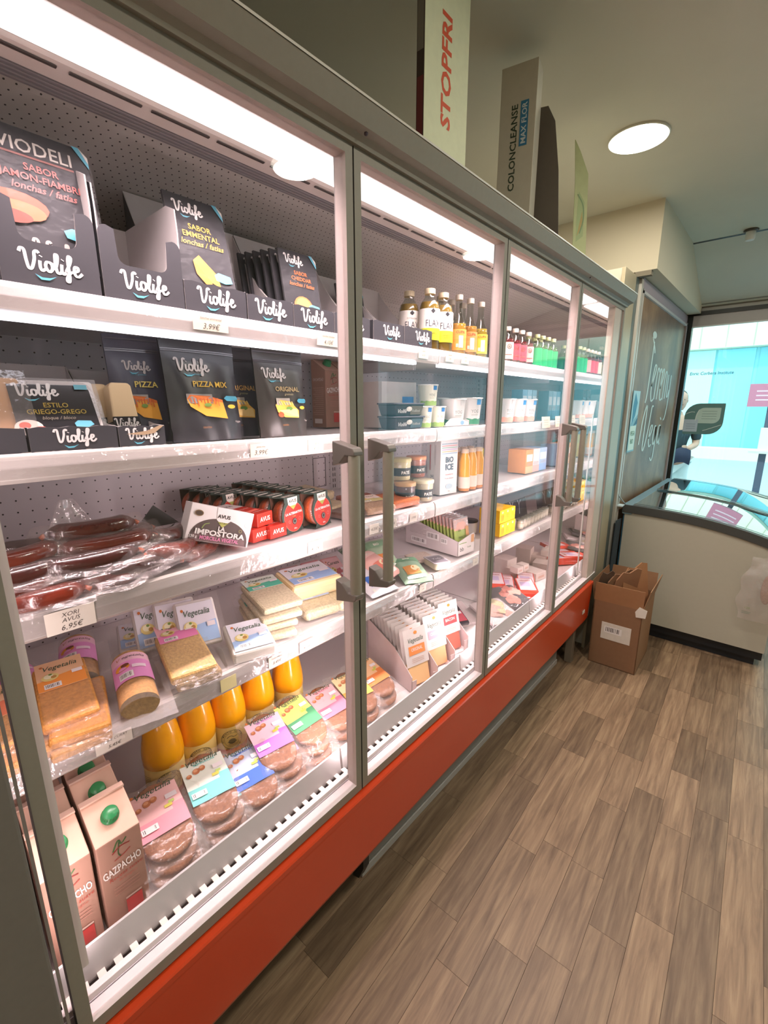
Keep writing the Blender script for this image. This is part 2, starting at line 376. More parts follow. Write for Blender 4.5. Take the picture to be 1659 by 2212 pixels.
# plain planks beyond the ones seen, as two broad sheets of the same flooring
rest = MB().box((1.56, -2.6, -0.004), (3.6, 4.6, -0.0008), '#888888').box((-0.3, -2.6, -0.004), (1.56, 0.05, -0.0008), '#888888').box((-0.1, 3.75, -0.004), (1.56, 4.6, -0.0012), '#888888')
tag(rest.build('floor_sheet', FLOORW, fl), kind='stuff')
ceil = struct('ceiling', MB().box((-1.2, -2.6, 2.5), (3.6, 4.7, 2.58), '#cdcbb9').add([(0.03, 3.85, 2.499), (3.5, 3.85, 2.499), (3.5, 4.56, 2.215), (0.03, 4.56, 2.215)], [(0, 1, 2, 3)], '#d3d5c8'), WALLP)
for o_ in (MB().add([(0.035, 3.845, 2.4985), (3.5, 3.845, 2.4985), (3.5, 3.858, 2.4945), (0.035, 3.858, 2.4945)], [(0, 1, 2, 3)], '#3b3a36'),
           MB().add([(0.033, 3.85, 2.498), (0.042, 3.85, 2.4975), (0.042, 4.555, 2.2155), (0.033, 4.555, 2.2155)], [(0, 1, 2, 3)], '#6b6a62'),
           MB().add([(0.05, 4.52, 2.2285), (3.5, 4.52, 2.2285), (3.5, 4.53, 2.2245), (0.05, 4.53, 2.2245)], [(0, 1, 2, 3)], '#8b8a80')):
    o_.build('shutter_box_joint', PAINT, ceil)
struct('wall_left', MB().box((-1.2, -2.6, 0), (-0.86, 2.75, 2.5), '#b3aa9c').box((-1.2, 2.75, 0), (-0.05, 4.7, 2.15), '#c3bcaa'), WALLP)
struct('wall_right', MB().box((3.5, -2.6, 0), (3.6, 4.7, 2.5), '#cfc8b8'), WALLP)
struct('wall_back', MB().box((-1.2, -2.7, 0), (3.6, -2.6, 2.5), '#c9c0b0'), WALLP)
struct('trim_1', MB().box((-0.9, 2.95, 2.165), (0.055, 4.56, 2.5), '#cfc6ae').box((-0.05, 2.95, 2.14), (0.03, 2.99, 2.165), '#857d6c'), WALLP)  # small darker strip under the beam stands in for a shadow
struct('baseboard_left', MB().box((-0.05, 2.76, 0), (-0.035, 4.55, .07), '#6a625a'), PAINT)
# column strip between fridge and mural
col = struct('trim_2', MB().box((-0.05, 2.70, 0.0), (-0.032, 2.92, 2.14), '#a79c82').box((-0.05, 2.925, 0.0), (-0.036, 3.0, 2.14), '#57625e').box((-0.05, 3.005, 0.0), (-0.022, 3.045, 2.14), '#b5b1a6'), PAINT, bevel=.002)
# ---- mural panel
mu = thing('mural_panel', 'tall framed wood-look mural panel with white handwritten shop name beside the window', 'mural', (-0.03, 3.06, 0.5))
MB().box((-0.018, 0.02, 0.0), (-0.004, 1.47, 1.575), '#888888').build('wood_sheet', MURALW, mu)
fr = MB().box((-0.02, 0, 0), (0.008, 0.022, 1.6), '#b9b6ae').box((-0.02, 1.47, 0), (0.008, 1.492, 1.6), '#a19b9c').box((-0.02, 0, 1.575), (0.008, 1.492, 1.59), '#c8c6c4').box((-0.02, 0, 1.59), (0.002, 1.492, 1.655), '#a698a0')
fr.build('frame', PAINT, mu)
TER = [[(.1, 4.9), (.6, 4.2), (.75, 3.8)], [(.45, 4.6), (.4, 2.6), (.3, .7), (.15, 0)], [(.9, 1.3), (1.3, 2.3), (1.4, 2.9), (1.1, 2.8), (.9, 1.2), (1.1, .2), (1.5, .3)], [(1.6, .3), (1.7, 2.4), (1.9, 2.8), (2.1, 2.5)],
       [(2.1, .3), (2.2, 2.4), (2.4, 2.8), (2.6, 2.5)], [(2.6, 1.2), (3.0, 2.2), (3.0, 2.8), (2.75, 2.6), (2.6, 1.1), (2.8, .3), (3.2, .4)], [(3.3, .3), (3.35, 2.3), (3.6, 2.7), (3.75, 2.2), (3.75, .4)], [(4.1, 2.5), (4.15, .8), (4.4, .6), (4.6, 1.2)], [(4.7, 2.5), (4.65, .2), (4.4, -1.2), (4.1, -1.5)]]
VEG = [[(.1, .6), (.3, 3), (.6, 4.4), (.75, 4.0), (.7, .4), (.95, 0), (1.3, 2), (1.5, 4.3), (1.75, 4.4)], [(1.6, 1), (1.95, 1.8), (1.95, 2.4), (1.7, 2.2), (1.6, .9), (1.8, .1), (2.1, .3)],
       [(2.7, 2.2), (2.4, 2.2), (2.3, .9), (2.5, .2), (2.7, 1.0), (2.72, 2.2), (2.7, -.8), (2.5, -1.6), (2.2, -1.2)], [(3.5, 2.2), (3.15, 2.2), (3.05, .9), (3.25, .2), (3.45, 1.0), (3.5, 2.2), (3.5, .2), (3.7, .2)], [(3.2, 3.2), (3.4, 2.9)]]
a = Art(); a.strokes(TER, 0, 0, 1, .16, '#c9d6cf', 0); nt_ = len(a.items); a.strokes(VEG, 0, 0, 1, .15, '#c9d6cf', 0)
for i, (vs, fs, c, n) in enumerate(a.items):
    a.items[i] = ([(.40 + x * .165, .97 + y * .085) for x, y, *_ in vs] if i < nt_ else [(.36 + x * .19, .655 + y * .066) for x, y, *_ in vs], fs, c, n)
a.ell(.455, 1.40, .06, .022, '#c9d6cf')
a.build('lettering', face_x(-0.004), mu)
po = MB().box((0, 0, 0), (0.003, 0.16, 0.37), '#7fb3c4').build('poster', INK, None, loc=(-0.019, 3.085, 1.17))
tag(po, 'narrow blue and white poster fixed at the left edge of the wood mural', 'poster')
a = Art(); a.rect(0.01, .01, .15, .16, '#cfe6dc'); a.poly([(.0, .17), (.16, .23), (.16, .37), (.0, .37)], '#a9d3df'); a.poly([(.03, .17), (.09, .22), (.12, .30), (.05, .36), (.02, .28)], '#3d88a8'); a.poly([(.08, .16), (.16, .17), (.16, .21)], '#27607e'); a.text('VEGA', .08, .10, .03, '#3f7f55'); a.text('BIO', .08, .05, .03, '#3f7f55')
a.build('print', lambda u, v, d: (.003 + d, u, v), po)

# ---- shop window
WY = 4.58
w = MB()
dk = '#20241f'
w.box((-0.09, WY, 0.0), (0.005, WY + .07, 2.21), dk).box((0.0, WY, 2.155), (3.5, WY + .07, 2.185), dk).box((0.0, WY, 0.0), (3.5, WY + .07, 0.30), '#33363a').box((-1.2, WY + .02, 2.185), (3.6, WY + .07, 2.6), '#bdbdb2').box((-1.2, WY + .02, 0), (-0.09, WY + .07, 2.6), '#77746c')
w.box((1.75, WY, .3), (1.81, WY + .07, 2.155), dk)
win = struct('window_1', w, PAINT)
MB().box((0.005, WY + .03, .3), (3.5, WY + .036, 2.155), '#ffffff').build('pane', WINGLASS, win)
bl = MB().box((0.005, WY + .012, 2.075), (3.49, WY + .028, 2.155), '#b4b0ae').box((0.005, WY + .008, 2.066), (3.49, WY + .030, 2.076), '#dfe4e2')
tag(bl.build('roller_blind', PAINT), 'grey rolled-down blind strip along the top of the shop window', 'blind')
# sticker on the window: dark rounded leaf shape with two pale note cards
sk = thing('window_sticker', 'dark leaf-shaped sticker with two pale note cards on the window glass', 'sticker', (0.04, WY + .028, 1.22))
def leaf(x0, y0, x1, y1, r):
    P = []
    for cx, cy, a0, rr in ((x1 - .005, y1 - .005, 0, .005), (x0 + r, y1 - r, 90, r), (x0 + .005, y0 + .005, 180, .005), (x1 - r, y0 + r, 270, r)):
        P += [(cx + rr * math.cos(R(a0 + t)), cy + rr * math.sin(R(a0 + t))) for t in range(0, 91, 15)]
    return P
MB().prism(leaf(0, 0, .27, .25, .10), -.001, 0, 'y', '#5d8584').build('backing', INK, sk)
a = Art(); a.poly(leaf(.085, .09, .245, .215, .05), '#b9d3cb'); a.rect(.0, .02, .10, .12, '#b3c6d4')
for k in range(4): a.rect(.12, .125 + k * .02, .22, .128 + k * .02, '#7e9c98')
for k in range(3): a.rect(.02, .045 + k * .018, .085, .048 + k * .018, '#7f93a8')
a.stroke([(.08, .11), (.085, .16), (.10, .20)], .006, '#cfe0dc'); a.stroke([(.14, .03), (.19, .05), (.26, .08)], .005, '#cfe0dc'); a.stroke([(.0, .16), (.04, .18), (.07, .18)], .005, '#cfe0dc')
a.build('print', face_my(-.001), sk)

# ---- outside
struct('trim_3', MB().box((-14, 4.66, -0.25), (16, 40, -0.02), '#a9b6bd'), CARD).name = 'pavement'
bpy.data.objects['pavement']['kind'] = 'structure'
fa = thing('shop_building', 'pale turquoise glass shopfront with cream fascia across the street', 'building', (0, 17, 0))
tq = MB().box((-12, 0, 0.15), (14, .3, 3.06), '#8fd6dc')
tq.build('wall', PAINT, fa)
MB().box((-12, -.5, 3.06), (14, .3, 7.5), '#e9e2c8').build('fascia', CARD, fa)
jm = MB().box((0, -.012, 0), (.03, 0, 4.4), '#b9b39c').mesh('fascia_joint', CARD)
for k in range(30): link('fascia_joint', jm, fa, (-9 + k * .62, -.5, 3.08))
MB().box((-12, -.3, -.02), (14, 0, .15), '#c9d6d4').build('plinth', CARD, fa)
pm = MB().box((0, -.03, .15), (.62, 0, 3.05), '#bdf2ea').mesh('glass_panel', GLOSS)
for px, sx, c_ in ((-2.2, 1.65, '#c4f7ee'), (-1.12, 1.4, '#8fe0ea'), (-.15, 1.6, '#7fd0dc'), (.95, 1.6, '#86d6de'), (2.0, 1.6, '#9fe3e6'), (3.1, 1.6, '#7fcad6'), (4.2, 2.0, '#8fd8de')):
    MB().box((0, -.03, .15), (.62 * sx, 0, 3.05), c_).build('glass_panel', GLOSS, fa, loc=(px, 0, 0))
a = Art(); a.text('Enric Corbera Institute', -1.76, 2.36, .09, '#2c4e58', 'l', .01, .15, w=1.08)
a.build('sign_lettering', face_my(-.04), fa)
sg = thing('street_sign', 'pink street notice board on a post outside the window', 'sign', (.50, 7, 0))
MB().box((-.19, -.02, 1.44), (.25, .02, 1.70), '#d07f95').build('board', INK, sg)
MB().box((.0, .03, 0), (.07, .08, 1.44), '#5a5f70').build('post', PAINT, sg)
MB().box((-.02, -.03, .93), (.45, .0, 1.2), '#f3ead8').build('lower_panel', INK, sg)
MB().box((-.10, -.06, .90), (.5, .03, .93), '#e6e8d0').build('ledge', INK, sg)
a = Art()
for k in range(3): a.rect(-.12, 1.51 + k * .05, .2, 1.525 + k * .05, '#efc6cf')
a.build('print', face_my(-.02), sg)
kb = thing('planter', 'low pale kerb planter with dry leaves at the foot of the turquoise shopfront', 'planter', (-1.5, 15.8, -.02))
MB().prism([(0, 0), (0, .30), (.25, .33), (.3, 0)], -2.5, 5, 'x', '#d8d6c4', M=None).build('kerb', CARD, kb)

# person standing outside, mostly behind the window post
def skin_body(name, verts, edges, radii, col, mat, parent, sub=2):
    me = bpy.data.meshes.new(name); me.from_pydata(verts, edges, []); o = bpy.data.objects.new(name, me); C.objects.link(o); o.parent = parent
    md = o.modifiers.new('skin', 'SKIN'); md.use_smooth_shade = True
    for v, r_ in zip(me.skin_vertices[0].data, radii): v.radius = (r_, r_) if not isinstance(r_, tuple) else r_
    me.skin_vertices[0].data[0].use_root = True
    s_ = o.modifiers.new('sub', 'SUBSURF'); s_.levels = sub; s_.render_levels = sub
    m = bpy.data.materials.new(name); m.use_nodes = True; m.node_tree.nodes['Principled BSDF'].inputs[0].default_value = (*srgb(col), 1); m.node_tree.nodes['Principled BSDF'].inputs['Roughness'].default_value = .8
    me.materials.append(m); return o
pe = thing('person', 'person in dark top and pale trousers holding a dark blue jacket, behind the window post', 'person', (-.30, 6.5, -.02), (0, 0, R(20)))
skin_body('body', [(0, 0, .86), (0, 0, 1.05), (0, 0, 1.27), (0, 0, 1.36), (0, -.01, 1.42), (-.10, 0, .80), (-.11, -.02, .45), (-.11, .01, .08), (-.11, -.12, .04), (.10, 0, .80), (.11, -.02, .45), (.11, .01, .08), (.11, -.12, .04),
          (-.19, 0, 1.27), (-.23, .0, 1.02), (-.08, -.20, .98), (.19, 0, 1.27), (.23, .0, 1.02), (.10, -.22, .98)],
          [(0, 1), (1, 2), (2, 3), (3, 4), (0, 5), (5, 6), (6, 7), (7, 8), (0, 9), (9, 10), (10, 11), (11, 12), (2, 13), (13, 14), (14, 15), (2, 16), (16, 17), (17, 18)],
          [.13, .12, .13, .055, .05, .085, .06, .045, .035, .085, .06, .045, .035, .055, .042, .03, .055, .042, .03], '#c69c86', SKIN, pe)
skin_body('shirt', [(0, 0, .90), (0, 0, 1.05), (0, 0, 1.27), (0, 0, 1.345), (-.19, 0, 1.27), (-.23, 0, 1.05), (.19, 0, 1.27), (.23, 0, 1.05)], [(0, 1), (1, 2), (2, 3), (2, 4), (4, 5), (2, 6), (6, 7)], [.145, .135, .145, .07, .068, .056, .068, .056], '#1c3138', CARD, pe)
skin_body('trousers', [(0, 0, .88), (-.10, 0, .78), (-.11, -.02, .45), (-.11, .01, .10), (.10, 0, .78), (.11, -.02, .45), (.11, .01, .10)], [(0, 1), (1, 2), (2, 3), (0, 4), (4, 5), (5, 6)], [.145, .10, .078, .065, .10, .078, .065], '#d9dcd8', CARD, pe)
hd = MB(); hd.lathe([(.001, -.115), (.04, -.108), (.062, -.07), (.074, -.02), (.078, .03), (.066, .075), (.035, .105), (.001, .115)], '#c69c86', 16, sy=1.15, cap=False)
hd.lathe([(.001, -.02), (.012, -.012), (.008, .02), (.001, .03)], '#b98a76', 8, M=Matrix.Translation((0, -.092, -.01)), cap=False)
for sx_ in (-1, 1):
    hd.lathe([(.001, -.007), (.008, 0), (.001, .007)], '#2a211f', 8, M=Matrix.Translation((sx_ * .027, -.078, .012)), cap=False); hd.lathe([(.001, -.028), (.014, 0), (.001, .028)], '#c0917d', 8, M=Matrix.Translation((sx_ * .078, .005, 0)), cap=False, sx=.5)
hd.box((-.02, -.092, -.052), (.02, -.08, -.045), '#8d4f48')
hd.build('head', SKIN, pe, loc=(0, -.015, 1.53))
hr = MB(); hr.surf(lambda u, v: (.084 * math.cos(2 * math.pi * u) * math.cos(v * 1.5), .012 + .096 * math.sin(2 * math.pi * u) * math.cos(v * 1.5), .015 + .108 * math.sin(v * 1.5)), 18, 8, '#4b3d31')
hr.build('hair', FOOD, pe, loc=(0, -.005, 1.535))
for sx_ in (-1, 1):
    hb = MB(); hb.lathe([(.001, -.045), (.028, -.03), (.034, 0), (.026, .04), (.001, .05)], '#c69c86', 10, sy=.5, cap=False)
    for q in range(4): hb.tube([(-.025 + .016 * q, 0, -.035), (-.026 + .016 * q, -.012, -.07), (-.025 + .016 * q, -.035, -.085)], .008, '#c69c86', 6)
    hb.tube([(sx_ * -.028, 0, 0), (sx_ * -.045, -.012, -.03), (sx_ * -.04, -.03, -.05)], .009, '#c69c86', 6)
    hb.build('hand', SKIN, pe, loc=(sx_ * .07, -.235, .985), rot=(R(35), 0, R(sx_ * -30)))
jk = MB(); jk.surf(lambda u, v: (-.13 + .26 * u, -.25 - .035 * math.sin(u * 9) * .4 - .03 * math.sin(v * 3.1), .98 - .17 * v - .02 * math.sin(u * 7)), 14, 8, '#1c2640')
jk.surf(lambda u, v: (-.13 + .26 * u, -.21 + .01 * math.sin(u * 9), .98 - .16 * v), 14, 8, '#1c2640')
tag(jk.build('jacket', CARD, None, loc=pe.location, rot=pe.rotation_euler), 'dark blue folded jacket held by the person outside', 'jacket')

# ---- ceiling lamps, rim and diffuser each
def ceiling_lamp(x, y, lab):
    t = thing('ceiling_lamp', lab, 'lamp', (x, y, 2.5), group='round ceiling downlights')
    MB().lathe([(.112, 0), (.112, -.006), (.108, -.008), (.106, -.004)], '#d8d6c6', 40, cap=False).build('rim', PAINT, t)
    MB().lathe([(.0005, -.010), (.05, -.0105), (.107, -.008)], '#ffffff', 40, cap=False).build('diffuser', LAMP, t)
ll = ['round ceiling downlight nearest the fridge, lit above the display', 'round ceiling downlight mirrored in the nearest glass door', 'round ceiling downlight mirrored in the second glass door']
for i, (x, y) in enumerate(LAMPS):
    ceiling_lamp(x, y, ll[i] if i < 3 else 'added round fill light on the ceiling ' + ['behind the viewpoint near the fridge', 'behind the viewpoint over the far aisle'][i - 3])
sp = thing('ceiling_spotlight', 'small white spotlight hanging at the ceiling near the window', 'spotlight', (.36, 3.80, 2.5))
MB().lathe([(.035, 0), (.04, -.006), (.03, -.012)], '#4c4a44', 16).build('mount', PAINT, sp)
MB().lathe([(.022, -.06), (.026, -.05), (.026, -.012), (.02, -.005)], '#e2e4de', 16).build('shade', PAINT, sp)

# ================================================================== DISPLAY FRIDGE
Y0, Y1 = 0.045, 2.50          # inside of the two end panels
DW = 0.648; DJ = [0.062 + DW * k for k in range(5)]
fz = thing('display_fridge', 'long open-front refrigerated display case with four hinged glass doors and orange fascia', 'fridge', (-.35, 1.33, 0))
def KS(y): return .018 * (y - 1.1)
def SHM(mb, zlim=.62):      # the lower front rises slightly towards the window end
    mb.v = [(x, y, z + KS(y)) if z < zlim else (x, y, z) for x, y, z in mb.v]; return mb
def FP(name, mb, mat, bevel=0, parent=None):
    o = mb.build(name, mat, None, bevel); p = parent or fz
    o.parent = p
    # parts are modelled in room coordinates; cancel the offset of the parent
    off = Vector((-.35, 1.33, 0)) if p is fz else Vector((0, 0, 0))
    o.location = -off if p is fz else (0, 0, 0)
    return o
GW = '#dcd6d6'
end = MB().box((-.82, -.03, .26), (-.035, Y0, 1.99), '#8f8a84').box((-.035, -.15, .26), (.018, .048, 1.99), '#77736c')
FP('end_panel', end, ALU, .004)
trimL = MB().box((.0, .052, .45), (.003, .056, 1.93), '#968d88')
FP('end_trim', trimL, PAINT)
FP('end_panel', MB().box((-.82, 2.52, .26), (-.005, 2.62, 1.99), '#9d968a'), PAINT, .004)
FP('mirror_panel', MB().box((-.70, 2.50, .47), (-.035, 2.519, 1.957), '#e8e4e2'), vmat('mirror', 0.02, metal=1.0, noise_amt=0.0))
FP('end_post', MB().box((-.035, 2.50, .49), (-.004, 2.60, 1.93), '#cfc0b4'), PAINT, .003)
FP('back_panel', MB().box((-.72, Y0, .46), (-.70, Y1, 1.90), '#ffffff'), PEG)
FP('cabinet_shell', MB().box((-.82, -.02, .26), (-.725, 2.52, 1.99), '#8f8a84').box((-.82, -.02, 1.955), (-.24, 2.52, 1.985), '#8f8a84').box((-.82, Y0, .26), (-.10, Y1, .44), '#d5cfcf'), PAINT)
for yy in (.075, 1.275, 2.44):
    m = MB().box((-.701, yy - .02, .5), (-.697, yy + .02, 1.88), '#cfc8cb')
    for k in range(58):
        for dy in (-.007, .004): m.box((-.6972, yy + dy, .53 + k * .0235), (-.6966, yy + dy + .0035, .53 + k * .0235 + .014), '#1a1719')
    tag(FP('slotted_upright', m, PAINT))
hat = MB()
for (y0_, y1_) in ((1.165, 1.232),):
    for q in ((y0_, 1.13, y1_, 1.132), (y0_, 1.247, y1_, 1.249), (y0_, 1.13, y0_ + .002, 1.249), (y1_ - .002, 1.13, y1_, 1.249)): hat.box((-.7, q[0], q[1]), (-.6985, q[2], q[3]), '#3a3638')
FP('access_hatch', hat, PAINT)
# sloped perforated duct at the top, grey channel, slotted light panel
duct = MB().prism([(-.285, 1.952), (-.30, 1.945), (-.60, 1.865), (-.67, 1.82), (-.70, 1.76), (-.70, 1.90), (-.60, 1.95)], Y0, Y1, 'y', '#ffffff')
FP('perforated_duct', duct, PERF)
ch = MB().prism([(-.235, 1.946), (-.285, 1.946), (-.285, 1.954), (-.235, 1.954)], Y0, Y1, 'y', '#8f8a90')
for k in range(4): ch.box((-.24 - .011 * k - .004, Y0, 1.9445), (-.24 - .011 * k, Y1, 1.946), '#a9a4a8')
FP('air_channel', ch, PAINT)
lp = MB().prism([(-.05, 1.953), (-.185, 1.951), (-.192, 1.948), (-.235, 1.944), (-.235, 1.955), (-.05, 1.957)], Y0, Y1, 'y', '#f1e6e0')
FP('light_panel', lp, PAINT)
sm_ = MB().box((-.2065, 0, 1.9445), (-.2005, .105, 1.9462), '#4a3f3e').mesh('vent_slot', PAINT)
k = 0; yy = .06
while yy < Y1 - .1:
    o = link('vent_slot', sm_, bpy.data.objects['light_panel'], (0, yy, 0)); yy += .1215
FP('canopy_tube', MB().prism([(-.085, 1.949), (-.085, 1.943), (-.165, 1.941), (-.165, 1.947)], Y0 + .01, Y1 - .03, 'y', '#ffffff'), TUBE)
FP('lamp_cover_edge', MB().prism([(-.05, 1.957), (-.05, 1.935), (-.058, 1.935), (-.083, 1.948)], Y0, Y1, 'y', '#c9b4ae'), PAINT)
# canopy hood
can = MB().prism([(-.24, 1.992), (.044, 1.992), (.047, 1.985), (.034, 1.952), (.018, 1.947), (.010, 1.940), (.008, 1.934), (-.045, 1.934), (-.045, 1.96), (-.24, 1.96)], -.2, 2.66, 'y', '#8f887a')
FP('canopy_hood', can, ALU)
FP('canopy_edge', MB().prism([(.044, 1.992), (.047, 1.989), (.048, 1.992), (.045, 1.995)], -.2, 2.66, 'y', '#e8e4d8'), PAINT)
for dj in (DJ[1] + .01, DJ[3] + .01):
    FP('hood_screw', MB().lathe([(.004, 0), (.004, .002), (.001, .003)], '#3a2830', 10, M=Matrix.Translation((.0245, dj, 1.9485)) @ Matrix.Rotation(R(120), 4, 'Y')), PAINT)
# shelves: two modules, four levels, each with rail and (top level) lamp
LEV = [1.632, 1.377, 1.115, 0.843]; MOD = [(Y0 + .004, 1.298), (1.304, Y1 - .003)]
SH = []
for li, z in enumerate(LEV):
    for mi, (a0, a1) in enumerate(MOD):
        s_ = MB().box((-.69, a0, z - .022), (-.212, a1, z - .005), '#e3dcdc').box((-.69, a0, z - .06), (-.30, a0 + .003, z - .022), '#d0c8cb').box((-.69, a1 - .003, z - .06), (-.30, a1, z - .022), '#d0c8cb')
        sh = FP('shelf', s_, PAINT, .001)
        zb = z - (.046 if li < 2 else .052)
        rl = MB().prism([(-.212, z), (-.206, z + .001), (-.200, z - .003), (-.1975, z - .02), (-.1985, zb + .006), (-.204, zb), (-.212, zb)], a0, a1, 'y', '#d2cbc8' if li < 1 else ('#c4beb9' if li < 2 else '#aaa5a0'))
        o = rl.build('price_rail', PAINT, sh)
        cl_ = MB().prism([(-.1995, z - .005), (-.1945, z - .022), (-.197, zb + .008), (-.1975, zb + .008), (-.1952, z - .022), (-.2, z - .006)], a0 + .003, a1 - .003, 'y', '#ffffff')
        cl_.build('clear_strip', FILM, sh)
        if li == 0:
            y1_ = a1 - (.12 if mi == 0 else .03)
            MB().box((-.212, a0, zb - .009), (-.1985, y1_, zb - .0005), '#ffffff').build('led_strip', LED, sh)
        SH.append(sh)
# bottom tray with front lip, grille and white rails
for mi, (a0, a1) in enumerate(((Y0, .70), (.706, 1.30), (1.306, 1.9), (1.906, Y1))):
    zz = .575 if mi != 3 else .570
    tr = MB().box((-.69, a0, .478), (-.080, a1, .486), '#e3dcdc')
    t_ = FP('tray', tr, PAINT); zz = .557
    SHM(MB().prism([(-.075, zz), (-.078, zz + .002), (-.080, zz), (-.080, .478), (-.068, .490), (-.068, .494)], a0, a1 - .001, 'y', '#cfcaca')).build('front_lip', PAINT, t_)
gr = FP('air_grille', SHM(MB().box((-.10, Y0, .43), (-.034, Y1, .435), '#2b2426').box((-.046, Y0, .43), (-.033, Y1, .512), '#f3eaea').box((-.033, Y0, .42), (-.031, Y1, .50), '#cdc3cc').box((-.082, Y0, .43), (-.070, Y1, .488), '#6f686b')), PAINT, .001)
sl = MB().box((-.070, 0, .489), (-.046, .0125, .4925), '#efe4dc').mesh('grille_bar', PAINT)
yy = Y0 + .01
while yy < Y1 - .01: link('grille_bar', sl, gr, (0, yy, .006 + KS(yy))); yy += .0268
# fascia, underside, kickplate, legs
fas = SHM(MB().prism([(-.002, .470), (.014, .470), (.017, .466), (.0165, .452), (.0125, .446), (.0125, .440), (.004, .245), (-.004, .226), (-.012, .236), (-.012, .464)], -.12, 2.56, 'y', '#cb4018'))
FP('orange_fascia', fas, vmat('orange_enamel', 0.28, noise_amt=0.02, coat=0.4))
FP('underside', SHM(MB().box((-.80, -.1, .226), (-.014, 2.53, .240), '#3b3836')), PAINT)
FP('kickplate', MB().box((-.115, .80, 0.0), (-.10, 2.42, .222), '#8b8680').box((-.10, .80, 0), (-.094, 2.42, .028), '#a5a09a'), PAINT, .002)
FP('kickplate_bracket', MB().prism([(-.10, .218), (-.055, .218), (-.055, .10), (-.075, .05), (-.10, .04)], .765, .79, 'y', '#262422'), PAINT)
FP('dark_void_panel', MB().box((-.25, -.1, .0), (-.235, .79, .218), '#3c3b3a').box((-.235, -.1, 0), (-.16, .79, .045), '#56585a'), PAINT)  # dark sheet puts the shade of the open void into colour; low strip before it
FP('leg', MB().box((-.075, 2.475, 0), (-.035, 2.515, .236), '#7b7063'), PAINT, .002)
FP('leg', MB().box((-.60, 2.475, 0), (-.56, 2.515, .236), '#7b7063'), PAINT, .002)
FP('leg', MB().box((-.60, .1, 0), (-.56, .14, .218), '#7b7063'), PAINT, .002)
FP('rear_sill', MB().box((-.14, 2.43, .0), (-.12, 2.47, .07), '#57504e').box((-.30, 2.42, 0.0), (-.28, 2.62, .236), '#252322'), PAINT)
FP('badge', MB().box((.009, 2.44, .333), (.0115, 2.475, .352), '#d8d2c8'), PAINT)
# doors
ZB, ZT = .474, 1.934
def door(i, hinge_left):
    y0, y1 = DJ[i] + .002, DJ[i + 1] - .002
    st = .019; fc = '#8d887c'; inn_lit = '#d2c2bd'  # inner faces and rail edges paler and pinker: lamp light put into the colour
    m = MB()
    def stile(a, b, inner_lo):
        m.box((-.030, a, ZB), (0, b, ZT), [inn_lit, fc, inn_lit, fc, inn_lit, inn_lit])
    v = m
    # faces: bottom, top, -y, +x, +y, -x
    m.box((-.030, y0, ZB), (0, y0 + st, ZT), [fc, fc, '#55514b', fc, inn_lit, inn_lit]); m.box((-.030, y1 - st, ZB), (0, y1, ZT), [fc, fc, inn_lit, fc, '#55514b', inn_lit])
    m.box((-.030, y0 + st, ZB), (0, y1 - st, ZB + .024), [fc, '#eadfe0', fc, fc, fc, inn_lit]); m.box((-.030, y0 + st, ZT - .018), (0, y1 - st, ZT), ['#b8a9a0', fc, fc, fc, fc, inn_lit])
    SHM(m); d = FP('door', m, ALU, 0)
    SHM(MB().box((-.012, y0 + st, ZB + .022), (-.008, y1 - st, ZT - .018), '#ffffff')).build('glass_pane', GLASS, d)
    SHM(MB().box((-.036, y0 + .004, ZB + .004), (-.030, y0 + .016, ZT - .004), '#a8a09c').box((-.036, y1 - .016, ZB + .004), (-.030, y1 - .004, ZT - .004), '#a8a09c')).build('gasket', PLASTIC, d)
    hy = y1 - .052 if hinge_left else y0 + .052
    s_ = -1 if hinge_left else -1
    hb = MB().lathe([(.0115, 1.045), (.0125, 1.05), (.0125, 1.352), (.0115, 1.357)], '#a39c8e', 16, M=Matrix.Translation((.043, hy, 0)))
    hb.build('handle_bar', ALU, d)
    for zc, up in ((1.362, 1), (1.040, -1)):
        hk = MB()
        prof = [(-.008, zc + up * .018), (.050, zc + up * .006), (.056, zc - up * .002), (.056, zc - up * .010), (.030, zc - up * .010), (.012, zc - up * .028), (-.008, zc - up * .034)]
        hk.prism(prof, hy - .0135, hy + .0135, 'y', '#77706a')
        hk.build('handle_bracket', PLASTIC, d, .002)
    return d
for i in range(4): door(i, i in (0, 2))
for y_ in (.092, .71, 1.358, 2.006, 2.44):
    FP('added_post_lamp', MB().box((-.0425, y_ - .005, .55), (-.037, y_ + .005, 1.41), '#e6e0dc'), PAINT)  # housings for the added strip lamps, not glowing themselves
# price cards in the rails
def price_card(y, z, lines, lab, w=.075, c='#e4dccb', ang=0, h=.03):
    t = MB().box((0, -w / 2, -h / 2), (.0008, w / 2, h / 2), c).build('price_card', CARD, None, loc=(-.1946, y, z), rot=(0, R(3), 0))
    tag(t, lab, 'price card'); a = Art()
    for i, (s_, hh, dy) in enumerate(lines): a.text(s_, 0, dy, hh, '#3b3431', shear=.25, ang=ang, bold=-.005)
    a.build('handwriting', lambda u, v, d: (.0009 + d, u, v), t)
price_card(.497, 1.612, [('lonchas emmental', .0045, .006), ('3,99€', .011, -.012)], 'cream price card 3,99 under the emmental tray on the top shelf')
price_card(.81, 1.612, [('lonchas cheddar', .0045, .006), ('4,15€', .009, -.010)], 'cream price card 4,15 on the top shelf rail beside the first door post')
price_card(1.21, 1.612, [('crema', .004, .005), ('4,15', .006, -.008)], 'pale price card under the last black tray on the top shelf', .05)
price_card(1.36, 1.612, [('kombucha', .004, .005), ('2,95', .006, -.008)], 'pale price card under the bottles with yellow bands', .05)
price_card(1.46, 1.612, [('cerveza', .004, .005), ('2,50', .006, -.008)], 'pale price card under the long-necked orange bottles', .05)
